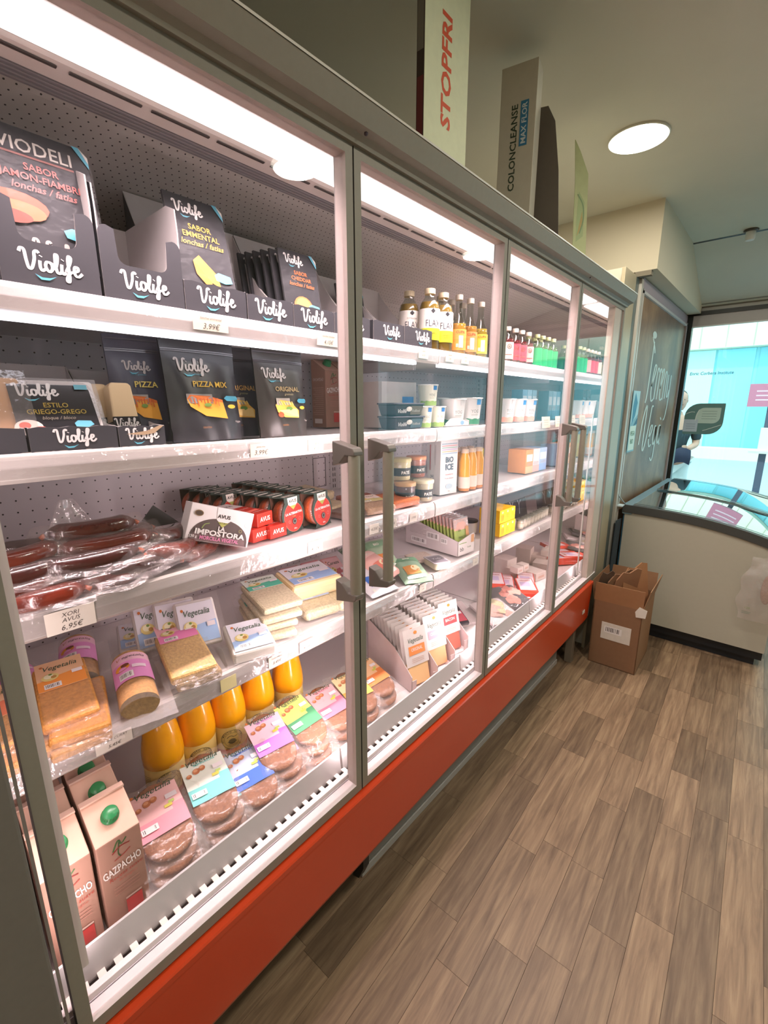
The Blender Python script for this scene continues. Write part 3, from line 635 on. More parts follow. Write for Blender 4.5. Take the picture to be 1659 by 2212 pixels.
price_card(.594, 1.353, [('pizza mix', .0045, .006), ('3,99€', .011, -.010)], 'cream price card 3,99 under the pizza mix pouch', .055)
price_card(.757, 1.353, [('original', .005, .004), ('4,10', .007, -.010)], 'cream price card under the gold-lettered pouch on the second shelf', .05)
price_card(.186, 1.087, [('XORI', .008, .008), ('AVUS', .008, -.002), ('6,95€', .010, -.016)], 'price card XORI AVUS 6,95 below the packed sausages', .075, '#d8d0c4', 0, .042)
price_card(.743, 1.088, [('Alternativa', .004, .006), ('4,50€', .009, -.010)], 'price card 4,50 below the burger discs', .05, '#d8d0c4')
price_card(.975, 1.088, [('4,25€', .009, -.004)], 'price card 4,25 left of the second door handle bar', .04, '#dcd4ca')
price_card(1.06, 1.088, [('4,35€', .008, -.004)], 'price card 4,35 right of the second door handle bar', .04, '#dcd4ca')
price_card(1.17, 1.088, [('3,95€', .008, -.004)], 'price card 3,95 below the white pate jar', .04, '#dcd4ca')
price_card(.221, .815, [('TEMPE CURRY', .0055, .005), ('5,45€', .007, -.009)], 'price card TEMPE 5,45 below the orange tofu slabs', .065, '#d3cbc0')
price_card(.602, .817, [('TOFU FRESC', .0045, .006), ('3,45€', .008, -.008)], 'price card 3,45 below the light blue tofu packs', .05, '#d3cbc0')
price_card(.700, .817, [('TOFU FUMAT', .004, .006), ('4,15€', .007, -.008)], 'price card 4,15 below the pile of cream tofu slabs', .05, '#d3cbc0')
price_card(1.23, .817, [('salsa', .004, .004), ('3,10', .006, -.008)], 'small pale price card just left of the fourth shelf joint', .04, '#d8d0c4')
price_card(1.60, .817, [('2,95', .006, -.006)], 'small pale price card under the carton of green packets', .04, '#d8d0c4')
ty = MB().box((0, -.02, -.016), (.0008, .02, .016), '#c9c08a').build('blank_card', CARD, None, loc=(-.1946, .466, .818))
tag(ty, 'blank yellow-green card on the rail above the orange juice bottles', 'price card')

# ================================================================== PRODUCTS
BLK = '#35343a'; BLK2 = '#2b2a30'; WHT = '#e8e2df'; INN = '#cdc6c6'
# ---- black display trays: slab walls, dark outside and pale inside
def wall_poly(mb, prof, axis, a0, a1, cout, cin):
    """prof (p,q) extruded along axis from a0 (outer) to a1 (inner)"""
    def P(p, q, a): return {'y': (p, a, q), 'x': (a, p, q)}[axis]
    n = len(prof)
    mb.add([P(p, q, a0) for p, q in prof], [tuple(range(n))], cout); mb.add([P(p, q, a1) for p, q in prof], [tuple(range(n))], cin)
    mb.add([P(p, q, a0) for p, q in prof] + [P(p, q, a1) for p, q in prof], [(i, (i + 1) % n, n + (i + 1) % n, n + i) for i in range(n)], '#b9b1ae')
def display_tray(y0, y1, z, front, back, depth, lab, style='swoop', logo=True, name='display_tray', cout=BLK, cin=INN, xf=-.216, group=None, torn=False, logo_w=.082, logo_y=0, logo_z=None):
    t = thing(name, lab, 'display box', (xf, (y0 + y1) / 2, z), group=group); w = y1 - y0; h = w / 2; th = .0022
    b = MB(); b.box((-depth, -h, 0), (0, h, .002), cout)
    wall_poly(b, [(-h, .002), (h, .002), (h, back), (-h, back)], 'x', -depth, -depth + th, cout, cin)
    if style == 'swoop':
        k = 14; cur = [(-depth * (1 - (i / k)), front + (back - front) * (1 - math.sin(math.pi / 2 * i / k)) ** 1.25) for i in range(k + 1)]
        side = [(-depth, .002)] + cur + [(0, .002)]
    else:
        side = [(-depth, .002), (-depth, back), (-.035, back), (-.004, back * .93), (0, back * .72), (0, .002)]
    for a0, a1 in ((-h, -h + th), (h, h - th)): wall_poly(b, side, 'y', a0, a1, cout, cin)
    b.build('carton', CARD, t)
    f = MB()
    if style == 'window':
        r_ = .014; sh = back * .62; e = .026; n_ = 5
        P = [(-h, 0), (h, 0), (h, sh - r_)] + [(h - r_ + r_ * math.cos(R(90 * i / n_)), sh - r_ + r_ * math.sin(R(90 * i / n_))) for i in range(n_ + 1)]
        P += [(h - e + .004, sh), (h - e, sh - .006), (h - e - .002, front + r_)] + [(h - e - .002 - r_ * (1 - math.cos(R(90 * i / n_))), front + r_ * (1 - math.sin(R(90 * i / n_)))) for i in range(n_ + 1)]
        P += [(-x, q) for x, q in P[::-1]][0:]
        right = P[:len(P) // 2]; P = right + [(-x, q) for x, q in right[::-1]]
        PP = []
        for p in P:
            if not PP or (abs(p[0] - PP[-1][0]) + abs(p[1] - PP[-1][1])) > 1e-6: PP.append(p)
        # split into strip quads so that the notch stays clean
        wall_poly(f, [(-h, 0), (h, 0), (h, front), (-h, front)], 'x', th * .5, -th * .5, cout, cin)
        for sg_ in (-1, 1):
            Q = [(sg_ * h, front), (sg_ * h, sh - r_)] + [(sg_ * (h - r_ + r_ * math.cos(R(90 * i / n_))), sh - r_ + r_ * math.sin(R(90 * i / n_))) for i in range(n_ + 1)]
            Q += [(sg_ * (h - e), sh - .004), (sg_ * (h - e - .002), front + r_)] + [(sg_ * (h - e - .002 - r_ * (1 - math.cos(R(90 * i / n_)))), front + r_ * (1 - math.sin(R(90 * i / n_)))) for i in range(n_ + 1)]
            wall_poly(f, Q, 'x', th * .5, -th * .5, cout, cin)
    else:
        wall_poly(f, [(-h, 0), (h, 0)] + [(h - w * i / 9, front + (.0012 * ((i * 7) % 3 - 1))) for i in range(10)], 'x', th * .5, -th * .5, cout, cin)
    fo = f.build('front_panel', CARD, t)
    a = Art()
    if logo: a.violife(logo_y, (logo_z or front * .50), logo_w, tilt=.0)
    if torn: a.poly([(-h * .7, front * .62), (-h * .2, front * .70), (h * .2, front * .75), (h * .75, front * .99), (h * .95, front * .98), (h * .5, front * .62), (0, front * .55)], '#b59a7c')
    # scuffed lower edge
    rr = random.Random(int(y0 * 1000))
    for i in range(9):
        x_ = rr.uniform(-h, h * .9); a.rect(x_, .0005, x_ + rr.uniform(.003, .012), .0018, '#7d7772')
    a.build('print', face_x(th * .5), fo)
    return t
TL = 'on the top shelf'
display_tray(.178, .312, 1.632, .066, .20, .235, 'leftmost tall black carton with the brand script, holding the jamon-style slices', 'window')
display_tray(.317, .457, 1.632, .060, .19, .235, 'empty tall black carton with torn window, second on the top shelf', 'window')
display_tray(.459, .594, 1.632, .057, .27, .235, 'black tray holding the emmental slices pack, top shelf')
display_tray(.597, .719, 1.632, .055, .25, .235, 'black tray with dark packs set far back, right of the emmental tray')
display_tray(.721, .849, 1.632, .053, .25, .235, 'black tray holding the row of cheddar slices packs, top shelf')
display_tray(.851, .985, 1.632, .054, .24, .235, 'black tray half hidden behind the first door post, top shelf')
display_tray(1.0, 1.136, 1.632, .055, .21, .235, 'black tray just right of the first door post with a dark pack inside', logo_y=.012, logo_w=.075)
display_tray(1.139, 1.282, 1.632, .056, .21, .235, 'rightmost black tray on the top shelf, beside the yellow-banded bottles', logo_y=.022, logo_w=.075)
display_tray(.03, .172, 1.377, .040, .15, .24, 'black tray cut off by the left picture edge, second shelf', logo=False)
display_tray(.176, .306, 1.377, .040, .155, .24, 'wide black tray holding the Greek-style block, second shelf', logo_w=.062)
display_tray(.309, .392, 1.377, .038, .15, .24, 'narrow black tray with a torn front holding the pale wedge', torn=True, logo_w=.058)
MB().box((-.2358 + .02, -.002, 0), (-.19, .001, .10), '#cfc8c6').build('x', CARD).name = 'tmp_flap'
bpy.data.objects.remove(bpy.data.objects['tmp_flap'])

# ---- thin vacuum packs with a printed dark sleeve (slices)
def slices(loc, lab, title, tcol, pic, w=.115, h=.165, tilt=12, head='Violife', headcol=WHT, group=None, rotz=0, food='#e0a94a'):
    t = thing('slice_pack', lab, 'cheese pack', loc, (0, R(-tilt), R(rotz)), group)
    MB().surf(lambda u, v: (.004 * math.sin(u * math.pi) * math.sin(v * math.pi) + .0005, (u - .5) * (w + .008), v * (h + .006)), 6, 8, '#fff').build('film', FILMS, t)
    b = MB().prism([(-w / 2, 0), (w / 2, 0), (w / 2, h - .012), (w / 2 - .012, h), (-w / 2, h)], -.006, .0, 'x', BLK2); b.build('sleeve', CARD, t)
    a = Art()
    if head == 'Violife': a.violife(-w * .12, h * .87, w * .50, headcol)
    else:
        a.text(head, 0, h * .83, h * .095, '#b8b0a8', bold=.01, w=w * .66); a.rect(-w * .3, h * .795, w * .34, h * .81, '#7a4038'); a.violife(w * .08, h * .10, w * .52, '#a59a94', swoosh=False)
    for i, s_ in enumerate(title): a.text(s_, w * .02, h * (.70 - .075 * i), h * .052, tcol, bold=.012, shear=.0 if i < 2 else .25)
    a.poly([(w / 2 - .022, h), (w / 2 - .012, h - .0), (w / 2, h - .012), (w / 2, h - .03)], '#5aa7bf')
    a.poly([(w / 2 - .012, h), (w / 2, h - .012), (w / 2, h - .022)], '#d9d4cf')
    if pic == 'cheese':
        a.poly([(-w * .22, h * .40), (-w * .10, h * .46), (w * .18, h * .30), (w * .20, h * .18), (w * .05, h * .22)], '#f0a52a'); a.poly([(-w * .22, h * .40), (w * .05, h * .22), (w * .02, h * .14), (-w * .2, h * .28)], '#d98a1c')
    elif pic == 'round':
        a.ell(-w * .02, h * .27, w * .27, h * .15, '#e07a3c'); a.ell(-w * .02, h * .30, w * .20, h * .10, '#f09a58'); a.ell(0, h * .26, w * .22, h * .03, '#f5c65a')
    elif pic == 'ham':
        a.ell(-w * .28, h * .42, w * .30, h * .10, '#a0452c'); a.ell(-w * .25, h * .38, w * .24, h * .07, '#b7603a'); a.ell(-w * .34, h * .33, w * .2, h * .05, '#7c3222')
    else: a.ell(-w * .05, h * .30, w * .26, h * .10, '#3d453c')
    a.poly([(w * .12, h * .30), (w * .2, h * .33), (w * .42, h * .31), (w * .44, h * .25), (w * .3, h * .23), (w * .14, h * .25)], '#5fb3c9')
    a.text('Vegan', w * .3, h * .10, h * .03, '#9c938c', shear=.2)
    a.build('print', face_x(0.0), t); return t
slices((-.226, .256, 1.668), 'large dark pack reading VIODELI with red lettering, standing in the leftmost carton', ['SABOR', 'JAMON-FIAMBRE', 'lonchas / fatias'], '#a04a44', 'ham', .150, .205, 10, 'VIODELI')
slices((-.226, .524, 1.652), 'upright dark pack SABOR EMMENTAL with yellow lettering and orange cheese', ['SABOR', 'EMMENTAL', 'lonchas / fatias'], '#e0b03c', 'cheese', .122, .215, 14)
slices((-.325, .57, 1.645), 'dim black slices pack leaning right behind the emmental pack', ['SABOR', 'AHUMADO'], '#6e6a68', 'dark', .12, .19, 12)
slices((-.42, .66, 1.64), 'black slices pack set at the back of the fourth tray', ['SABOR', 'GOUDA'], '#55524f', 'dark', .12, .20, 12)
c0 = slices((-.262, .80, 1.645), 'front dark cheddar pack with orange lettering and round melted bun picture', ['SABOR', 'CHEDDAR', 'lonchas / fatias'], '#e0702c', 'round', .115, .185, 10)
oth = ['second', 'third', 'fourth', 'fifth', 'rearmost']
for k in range(5):
    dup(c0, f'{oth[k]} cheddar pack from the front in the slanting row, showing one edge', (-.286 - .022 * k, .792 - .008 * k, 1.645), (0, R(-10), R(3)), group='cheddar packs in one tray')
c0['group'] = 'cheddar packs in one tray'
slices((-.36, 1.085, 1.64), 'dark pack with a blue corner inside the tray right of the first door post', ['SABOR'], '#55524f', 'dark', .115, .18, 12)

# ---- Greek style block and wedge
t = thing('cheese_block_pack', 'flat clear-rimmed pack ESTILO GRIEGO-GREGO in the wide tray', 'cheese pack', (-.236, .228, 1.398), (0, R(-24), 0))
MB().surf(lambda u, v: (.010 * (1 - (2 * u - 1) ** 6) * (1 - (2 * v - 1) ** 6) - .004, (u - .5) * .150, v * .112), 14, 12, '#ffffff').build('film', FILMH, t)
MB().prism(leaf(-.066, .004, .066, .104, .008), -.014, 0.002, 'x', '#e9e0dc').build('block', PLASTIC, t)
MB().prism([(-.060, .0), (.054, .0), (.060, .01), (.057, .085), (.05, .094), (-.060, .094)], .006, .0075, 'x', BLK2).build('label', GLOSS, t)
a = Art(); a.violife(-.022, .079, .062, swoosh=True); a.text('ESTILO', .0, .052, .0085, '#b59a3c', bold=.012); a.text('GRIEGO-GREGO', .0, .040, .0085, '#b59a3c', bold=.012); a.text('bloque / bloco', .0, .030, .006, '#9f9280', shear=.25)
a.ell(-.045, .016, .020, .014, '#e8ddd0'); a.ell(-.030, .010, .012, .008, '#c4443a'); a.ell(-.05, .02, .008, .006, '#d8543f'); a.poly([(.02, .022), (.026, .027), (.046, .026), (.05, .019), (.04, .014), (.022, .015)], '#5fb3c9'); a.rect(.034, .085, .054, .094, '#6bb2c4')
a.build('print', face_x(.0076), t)
t = thing('cheese_block_pack', 'pale orange edged block pack at the left picture edge, second shelf', 'cheese pack', (-.236, .135, 1.398), (0, R(-22), 0))
MB().prism(leaf(-.05, .0, .05, .105, .02), -.02, .002, 'x', '#d9a878').build('block', PLASTIC, t); MB().surf(lambda u, v: (.010, (u - .5) * .12, v * .115), 4, 4, '#fff').build('film', FILM, t)
def wedge(x, y, z, lab):
    t = thing('cheese_wedge', lab, 'cheese wedge', (x, y, z), (0, R(-9), 0))
    MB().prism([(-.026, 0), (.026, 0), (.019, .112), (.014, .117), (-.017, .117), (-.021, .110)], -.035, .0, 'x', '#eccfa4').build('cheese', PLASTIC, t, .003)
    MB().prism([(-.0265, .003), (.0265, .003), (.0235, .052), (-.0235, .052)], -.036, .0014, 'x', BLK2).build('label', GLOSS, t)
    a = Art(); a.violife(0, .037, .045); a.text('PARMIGGIANO', 0, .010, .006, '#9c8c70', bold=.01, w=.046); a.build('print', face_x(.0014), t)
wedge(-.262, .345, 1.380, 'pale cheese wedge with black band standing in the narrow torn tray'); wedge(-.30, .315, 1.378, 'pale cheese wedge hidden behind the front wedge in the narrow tray')

# ---- stand-up zip pouches
def pouch(loc, w, h, lab, title, sub, tcol, pic, rot=(0, 0, 0), c=BLK2, logo_side=-.14, bubble=True):
    t = thing('stand_up_pouch', lab, 'food pouch', loc, rot)
    def fr(s):
        def fn(u, v):
            y = (u - .5) * w * (1 - .035 * math.sin(v * math.pi) - (.03 if v < .1 else 0)); bul = max(0, math.sin(math.pi * min(1, (1 - v) * .62 + .08)))
            x = s * (.024 * (1 - (2 * u - 1) ** 4) * bul * (1 - v) ** .45 + .002) + (.0018 * math.sin(u * 19 + v * 8) * (1 - v) if s > 0 else 0)
            return (x, y, v * h)
        return fn
    f = fr(1); mb = MB(); mb.surf(f, 18, 22, c); mb.surf(fr(-1), 10, 10, c); mb.build('bag', FOIL, t)
    zt = MB()
    for zz in (.845, .862, .955): zt.surf(lambda u, v: (f(u, zz)[0] + .0016, f(u, zz)[1], zz * h + v * .0022), 12, 1, '#57545a')
    zt.build('zip_seal', GLOSS, t)
    def mp(u, v, d):
        uu = min(1, max(0, u / w + .5)); vv = min(1, max(0, v / h)); x = f(uu, vv)[0]; return (x + d + .0012, u, v)
    a = Art(); a.violife(logo_side * w, h * .70, w * .44, '#b9b1ad'); a.text('100% gustoso', logo_side * w, h * .63, h * .018, '#4c8fa2', shear=.2)
    a.text(title, w * .05, h * .52, h * (.055 if len(title) < 10 else .04), tcol, bold=.015)
    if sub: a.text(sub, w * .06, h * .475, h * .025, '#b5a77f', shear=.25)
    if pic == 'pizza':
        a.grid(-w * .30, h * .36, w * .04, h * .45, '#97908c', 5); a.poly([(-w * .30, h * .40), (-w * .27, h * .33), (-w * .08, h * .24), (w * .22, h * .21), (w * .18, h * .38), (w * .0, h * .40), (-w * .15, h * .385)], '#e5a236')
        a.poly([(-w * .30, h * .40), (-w * .26, h * .44), (w * .0, h * .43), (w * .18, h * .395), (w * .18, h * .37), (0, h * .39)], '#d9702a')
        for q in range(9): a.stroke([(-w * .26 + q * w * .045, h * .41), (-w * .25 + q * w * .045, h * .37 - .004 * (q % 3))], .0022, '#c25a1e')
        a.ell(-w * .04, h * .345, w * .05, h * .018, '#6a8a3a')
    else:
        a.grid(-w * .22, h * .36, w * .05, h * .44, '#a59e94', 5); a.poly([(-w * .25, h * .36), (-w * .14, h * .42), (w * .05, h * .40), (w * .22, h * .30), (w * .20, h * .21), (-w * .08, h * .22), (-w * .22, h * .28)], '#ecb650')
        a.poly([(-w * .2, h * .30), (w * .18, h * .32), (w * .2, h * .22), (-w * .05, h * .235)], '#f0cf86'); a.ell(-w * .16, h * .25, w * .06, h * .03, '#d8502c'); a.ell(w * .02, h * .32, w * .06, h * .022, '#5f8a3c')
        for q in range(6): a.stroke([(-w * .18 + q * w * .05, h * .40), (-w * .15 + q * w * .05, h * .36)], .0022, '#f5d777')
    if bubble:
        a.poly([(w * .20, h * .41), (w * .24, h * .435), (w * .40, h * .435), (w * .43, h * .41), (w * .40, h * .385), (w * .24, h * .385)], '#4fa9c4'); a.ell(w * .30, h * .33, w * .06, h * .02, '#e0b83a')
    a.text('GRATEN', -w * .10, h * .12, h * .018, '#a06a3a'); a.text('Vegan', w * .38, h * .17, h * .022, '#b9b1ad', shear=.2)
    a.build('print', mp, t, step=.0002)
    return t
pouch((-.30, .392, 1.377), .115, .212, 'pouch peeping out left behind the PIZZA MIX pouch, pale script and pizza picture', 'PIZZA', None, '#d8c060', 'pizza', (0, R(-4), R(-4)), '#3b3a4c', -.05, False)
pouch((-.248, .500, 1.377), .166, .216, 'large front dark pouch PIZZA MIX with a pizza slice picture', 'PIZZA MIX', None, '#d9b040', 'pizza', (0, R(-5), R(2)))
pouch((-.315, .618, 1.377), .15, .212, 'dark pouch with food picture squeezed between the two front pouches', 'ORIGINAL', 'gratinar', '#d8a860', 'salad', (0, R(-4), R(-2)), '#3a3944', -.28, False)
pouch((-.252, .704, 1.377), .150, .208, 'front dark pouch ORIGINAL with grated cheese salad picture, beside the door post', 'ORIGINAL', 'gratinado', '#b8a070', 'salad', (0, R(-4), R(2)), '#37312f', -.16, True)

# ---- gazpacho cartons
def gazpacho(loc, lab, rot=0, group=None, cap=True):
    t = thing('drink_carton', lab, 'carton', loc, (0, 0, R(rot)), group); h = .0375; c1 = '#a8806e'
    b = MB()
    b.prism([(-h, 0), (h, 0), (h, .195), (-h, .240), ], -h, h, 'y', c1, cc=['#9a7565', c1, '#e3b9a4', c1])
    body = b.build('carton', CARD, t, .0022)
    MB().box((-h - .001, -h, .238), (-h + .012, h, .2415), '#e5c0ae').build('top_seal', CARD, t)
    M = Matrix.Translation((.004, 0, .2165)) @ Matrix.Rotation(R(31), 4, 'Y')
    cp = MB().lathe([(.0155, 0), (.0155, .0045), (.0125, .0055), (.0130, .0165), (.0118, .0180), (.001, .0182)], '#2f8a52', 22, M=M)
    for k in range(18):
        a_ = 2 * math.pi * k / 18; cp.box((.0126 * math.cos(a_) - .0006, .0126 * math.sin(a_) - .0006, .006), (.0126 * math.cos(a_) + .0006, .0126 * math.sin(a_) + .0006, .0155), '#27794a', M=M)
    cp.build('screw_cap', PLASTIC, t)
    a = Art(); a.stroke([(-.012, .168), (-.002, .186), (.003, .176), (.012, .184)], .003, '#4c6a3c'); a.stroke([(0, .186), (-.004, .160), (0, .15)], .002, '#3f5a34')
    a.stroke([(-.014, .164), (0, .172), (.016, .170)], .0028, '#8f2f28'); a.stroke([(-.012, .148), (.004, .152), (.016, .158)], .0022, '#a33a30')
    a.text('GAZPACHO', .0, .122, .0165, '#f0e6e0', bold=.02, w=.066, ang=6); a.text('Receta suave', .004, .110, .008, '#b04438', shear=.2, ang=4); a.text('ecologico', .006, .100, .006, '#c06a5a')
    for k in range(3): a.rect(-.02, .088 - k * .007, .024, .0895 - k * .007, '#c08a7a')
    a.rect(-.004, .018, .024, .050, '#c8403c'); a.rect(-.004, .052, .024, .056, '#d9b8a8')
    a.build('print', face_x(h), body)
    a = Art(); a.text('GAZPACHO', 0, .16, .010, '#e8d8cf', w=.055)
    for k in range(14): a.rect(-.028, .135 - k * .007, .028 - (k % 3) * .006, .1375 - k * .007, '#c29a86')
    a.rect(-.02, .014, .02, .03, '#efe0d8')
    a.build('print', lambda u, v, d: (-u, -h - d, v), body)
    return t
g0 = gazpacho((-.150, .183, .486), 'whole pink tomato soup carton at the front, reading GAZPACHO')
dup(g0, 'tomato soup carton at far left front, half hidden by the door frame', (-.152, .101, .486), group='tomato soup cartons on the bottom tray')
dup(g0, 'tomato soup carton directly behind the whole front carton', (-.229, .186, .486), group='tomato soup cartons on the bottom tray')
dup(g0, 'tomato soup carton with bright green cap, third back in its row under the shelf', (-.308, .190, .486), group='tomato soup cartons on the bottom tray')
dup(g0, 'tomato soup carton behind the far left front one, cap out of view', (-.231, .104, .486), group='tomato soup cartons on the bottom tray')
dup(g0, 'tomato soup carton third back in the far left row', (-.311, .106, .486), group='tomato soup cartons on the bottom tray')
g0['group'] = 'tomato soup cartons on the bottom tray'
for i, (x, y) in enumerate(((-.56, 1.125), (-.565, 1.21))):
    dup(g0, ['brown tomato soup carton at the back of the second shelf beside the pouches', 'brown tomato soup carton at the back of the second shelf just behind the door post'][i], (x, y, 1.377), group='tomato soup cartons at the back of the second shelf')

# ---- orange juice bottles on the tray
def juice(loc, lab, rot=0, group=None):
    t = thing('juice_bottle', lab, 'juice bottle', loc, (0, 0, R(rot)), group); OR = '#ffb20c'
    prof = [(.036, 0), (.044, .004), (.046, .012), (.046, .090), (.0485, .094), (.0492, .112), (.0482, .130), (.0455, .150), (.0425, .166), (.040, .182), (.033, .202), (.02, .216), (.0175, .222), (.0175, .236)]
    MB().lathe(prof, OR, 32).build('bottle', GLOSS, t)
    MB().lathe([(.0195, .232), (.0195, .250), (.018, .252), (.001, .252)], '#f2efe6', 24).build('cap', PLASTIC, t)
    lb = MB().lathe([(.0468, .008), (.0470, .022), (.0470, .090), (.0468, .091)], '#f6d880', 40, cap=False, cc=['#e0602c', '#f6d880', '#f6d880']).build('label', INK, t)
    a = Art(True); a.ring(.0, .052, .030, .0012, '#5b5038'); a.ring(0, .052, .0215, .0007, '#5b5038'); a.arc('ALIMENTO NATURAL', 0, .052, .0235, .0052, '#4c422e', 200, -20)
    a.ell(0, .048, .010, .0085, '#8a7a50', 12); a.stroke([(-.013, .060), (-.004, .066), (.006, .062), (.014, .064)], .0018, '#5b5038'); a.stroke([(-.012, .047), (0, .043), (.012, .047)], .0015, '#5b5038'); a.stroke([(-.010, .040), (0, .037), (.010, .040)], .0012, '#5b5038')
    a.arc('CALIDAD', 0, .052, .0265, .0045, '#4c422e', -125, -55)
    for k in range(7): a.rect(-.062, .074 - k * .005, -.040, .0752 - k * .005, '#8f8058')
    a.build('print', cyl(.0472), lb); return t
pos = [(.366, 'nearest'), (.462, 'second nearest'), (.556, 'middle'), (.655, 'fourth'), (.766, 'farthest')]
j0 = None
for i, (y, nm) in enumerate(pos):
    lab = f'{nm} of the five orange juice bottles standing behind the burger packs'
    if j0 is None: j0 = juice((-.37, y, .486), lab, -12, 'orange juice bottles on the bottom tray')
    else: dup(j0, lab, (-.385 - .0 * i, y, .486), (0, 0, R(-14 - 4 * i)))

# ---- burger packs on the tray
def burger(loc, rot, lab, c1, c2, name='burger_pack', text='Vegetalia', patty='#9a6038', under=2, sub='', rng=1):
    t = thing(name, lab, 'burger pack', loc, rot)
    rd = random.Random(rng)
    for k in range(1, 1 + under): pass
    for i, (dx, dz) in enumerate(((-.032, .0), (.040, .0))):
        b = MB(); n_ = 24
        def fn(u, v, i=i):
            a_ = 2 * math.pi * u; rr = [0.0, .030, .046, .0500, .0505, .048, .0][min(6, int(v * 6 + .5))]; zz = [.0145, .0148, .0138, .0105, .0045, .001, 0][min(6, int(v * 6 + .5))]
            nn = noise.noise((math.cos(a_) * 3 + i * 5 + rng, math.sin(a_) * 3, v * 5)) * .0016
            return (rr * math.cos(a_) * (1 + nn * 6), rr * math.sin(a_) * (1 + nn * 6), zz + nn * 1.0)
        b.surf(fn, n_, 6, patty); b.build('patty', FOOD, t, loc=(dx, 0, .003 + (.003 if i == 0 else 0)))
    # pouch: two sheets that wrinkle at the rim
    def sheet(top):
        def fn(u, v):
            x = (v - .5) * .196; y = (u - .5) * .130; e = min(1, (1 - abs(2 * u - 1)) * 4.2) * min(1, (1 - abs(2 * v - 1)) * 4.5)
            w_ = noise.noise((x * 55 + rng, y * 55, top * 4)) * .0035 + noise.noise((x * 130, y * 130 + rng, 3)) * .0014
            z_ = (.021 if top else -.001) * e ** .6 + (1 - e) * (.007 + w_ * 1.6) + w_ * .45
            return (x * (1 + .02 * math.sin(u * 14)) + .004, y * (1 + .02 * math.sin(v * 17 + rng)), z_)
        return fn
    ft = sheet(1); m = MB(); m.surf(ft, 16, 22, '#fff'); m.surf(sheet(0), 10, 14, '#fff'); m.build('film', FILMB, t)
    # card label over the upper two thirds
    lb = MB(); lift = lambda x, y: .0222 + .0007 * math.sin(y * 60)
    def lf(u, v):
        y = (u - .5) * .098; x = -.066 + v * .104; return (x, y, lift(x, y))
    lb.surf(lf, 8, 8, c1, cf=lambda u, v: srgb(c1) if v < .52 + .10 * math.sin(u * 3.0 + .3) else srgb(c2)); o = lb.build('label', INK, t)
    a = Art(); a.ell(-.041, .050, .004, .003, '#d07a40', 8); a.text(text, .0, .040, .0125, '#3d5a44', bold=.004, shear=.3, w=.078)
    if sub: a.text(sub, .005, .036, .0042, c2, bold=.02, w=.05)
    for (ex, ey, r_) in ((-.018, .024, .0085), (-.004, .026, .0075), (-.036, .018, .006)): a.ell(ex, ey, r_, r_ * .8, '#c07850'); a.ell(ex - .001, ey + .002, r_ * .6, r_ * .4, '#e0a27a')
    a.rect(.018, .012, .042, .022, '#f2e8ee'); a.rect(.010, -.004, .026, .002, '#d8cf58'); a.rect(.020, .002, .032, .007, '#b9d070')
    a.barcode(-.045, -.034, -.012, -.022)
    a.build('print', lambda u, v, d: (-v * 1.12 - .014, u, lift(-v - .014, u) + .0003 + d), o)
    return t
BP = [(.287, -.165, '#f3c2c2', '#f29cab', 'pink-labelled', 3), (.400, -.170, '#e9ece2', '#7fd2cf', 'turquoise-labelled', 3), (.492, -.165, '#c8d4ec', '#3f6fd0', 'blue-labelled', 2),
      (.585, -.185, '#f0cfe0', '#cc78da', 'violet-labelled', 3), (.688, -.190, '#e8e47c', '#4f9a6c', 'yellow and green labelled', 3), (.800, -.205, '#f4b9c0', '#ef7f98', 'rose-labelled', 2),
      (.905, -.205, '#f4dfae', '#f0b45a', 'yellow-labelled', 2), (1.00, -.215, '#f6c69a', '#f08a4a', 'orange-labelled', 2)]
where = ['beside the tomato soup carton', 'second from the soup cartons', 'in front of the third juice bottle', 'with magenta band, mid row', 'just right of the violet one', 'behind the door post edge', 'first past the door post', 'beside the white slice tray']
for i, (y, x, c1, c2, nm, ns) in enumerate(BP):
    for k in range(ns):
        top = k == ns - 1; z = .488 + .006 + k * .0245
        lab = f'{nm} burger pack {where[i]}' + (', topmost' if top and ns > 1 else (', lowest of pile' if k == 0 else ', middle of pile'))
        burger((x - .012 - .012 * k, y + .004 * (k % 2), z + .018 + (.0 if not top else .003)), (R(random.uniform(-2, 2)), R(13 + 2 * k), R(random.uniform(-7, 7) - 4)), lab, c1, c2, rng=i * 3 + k, sub=['', 'ESPINACAS', 'CHAMPIÑONES', 'QUINOA', 'ALCACHOFA', 'TOMATE', 'CURRY', 'CALABAZA'][i])

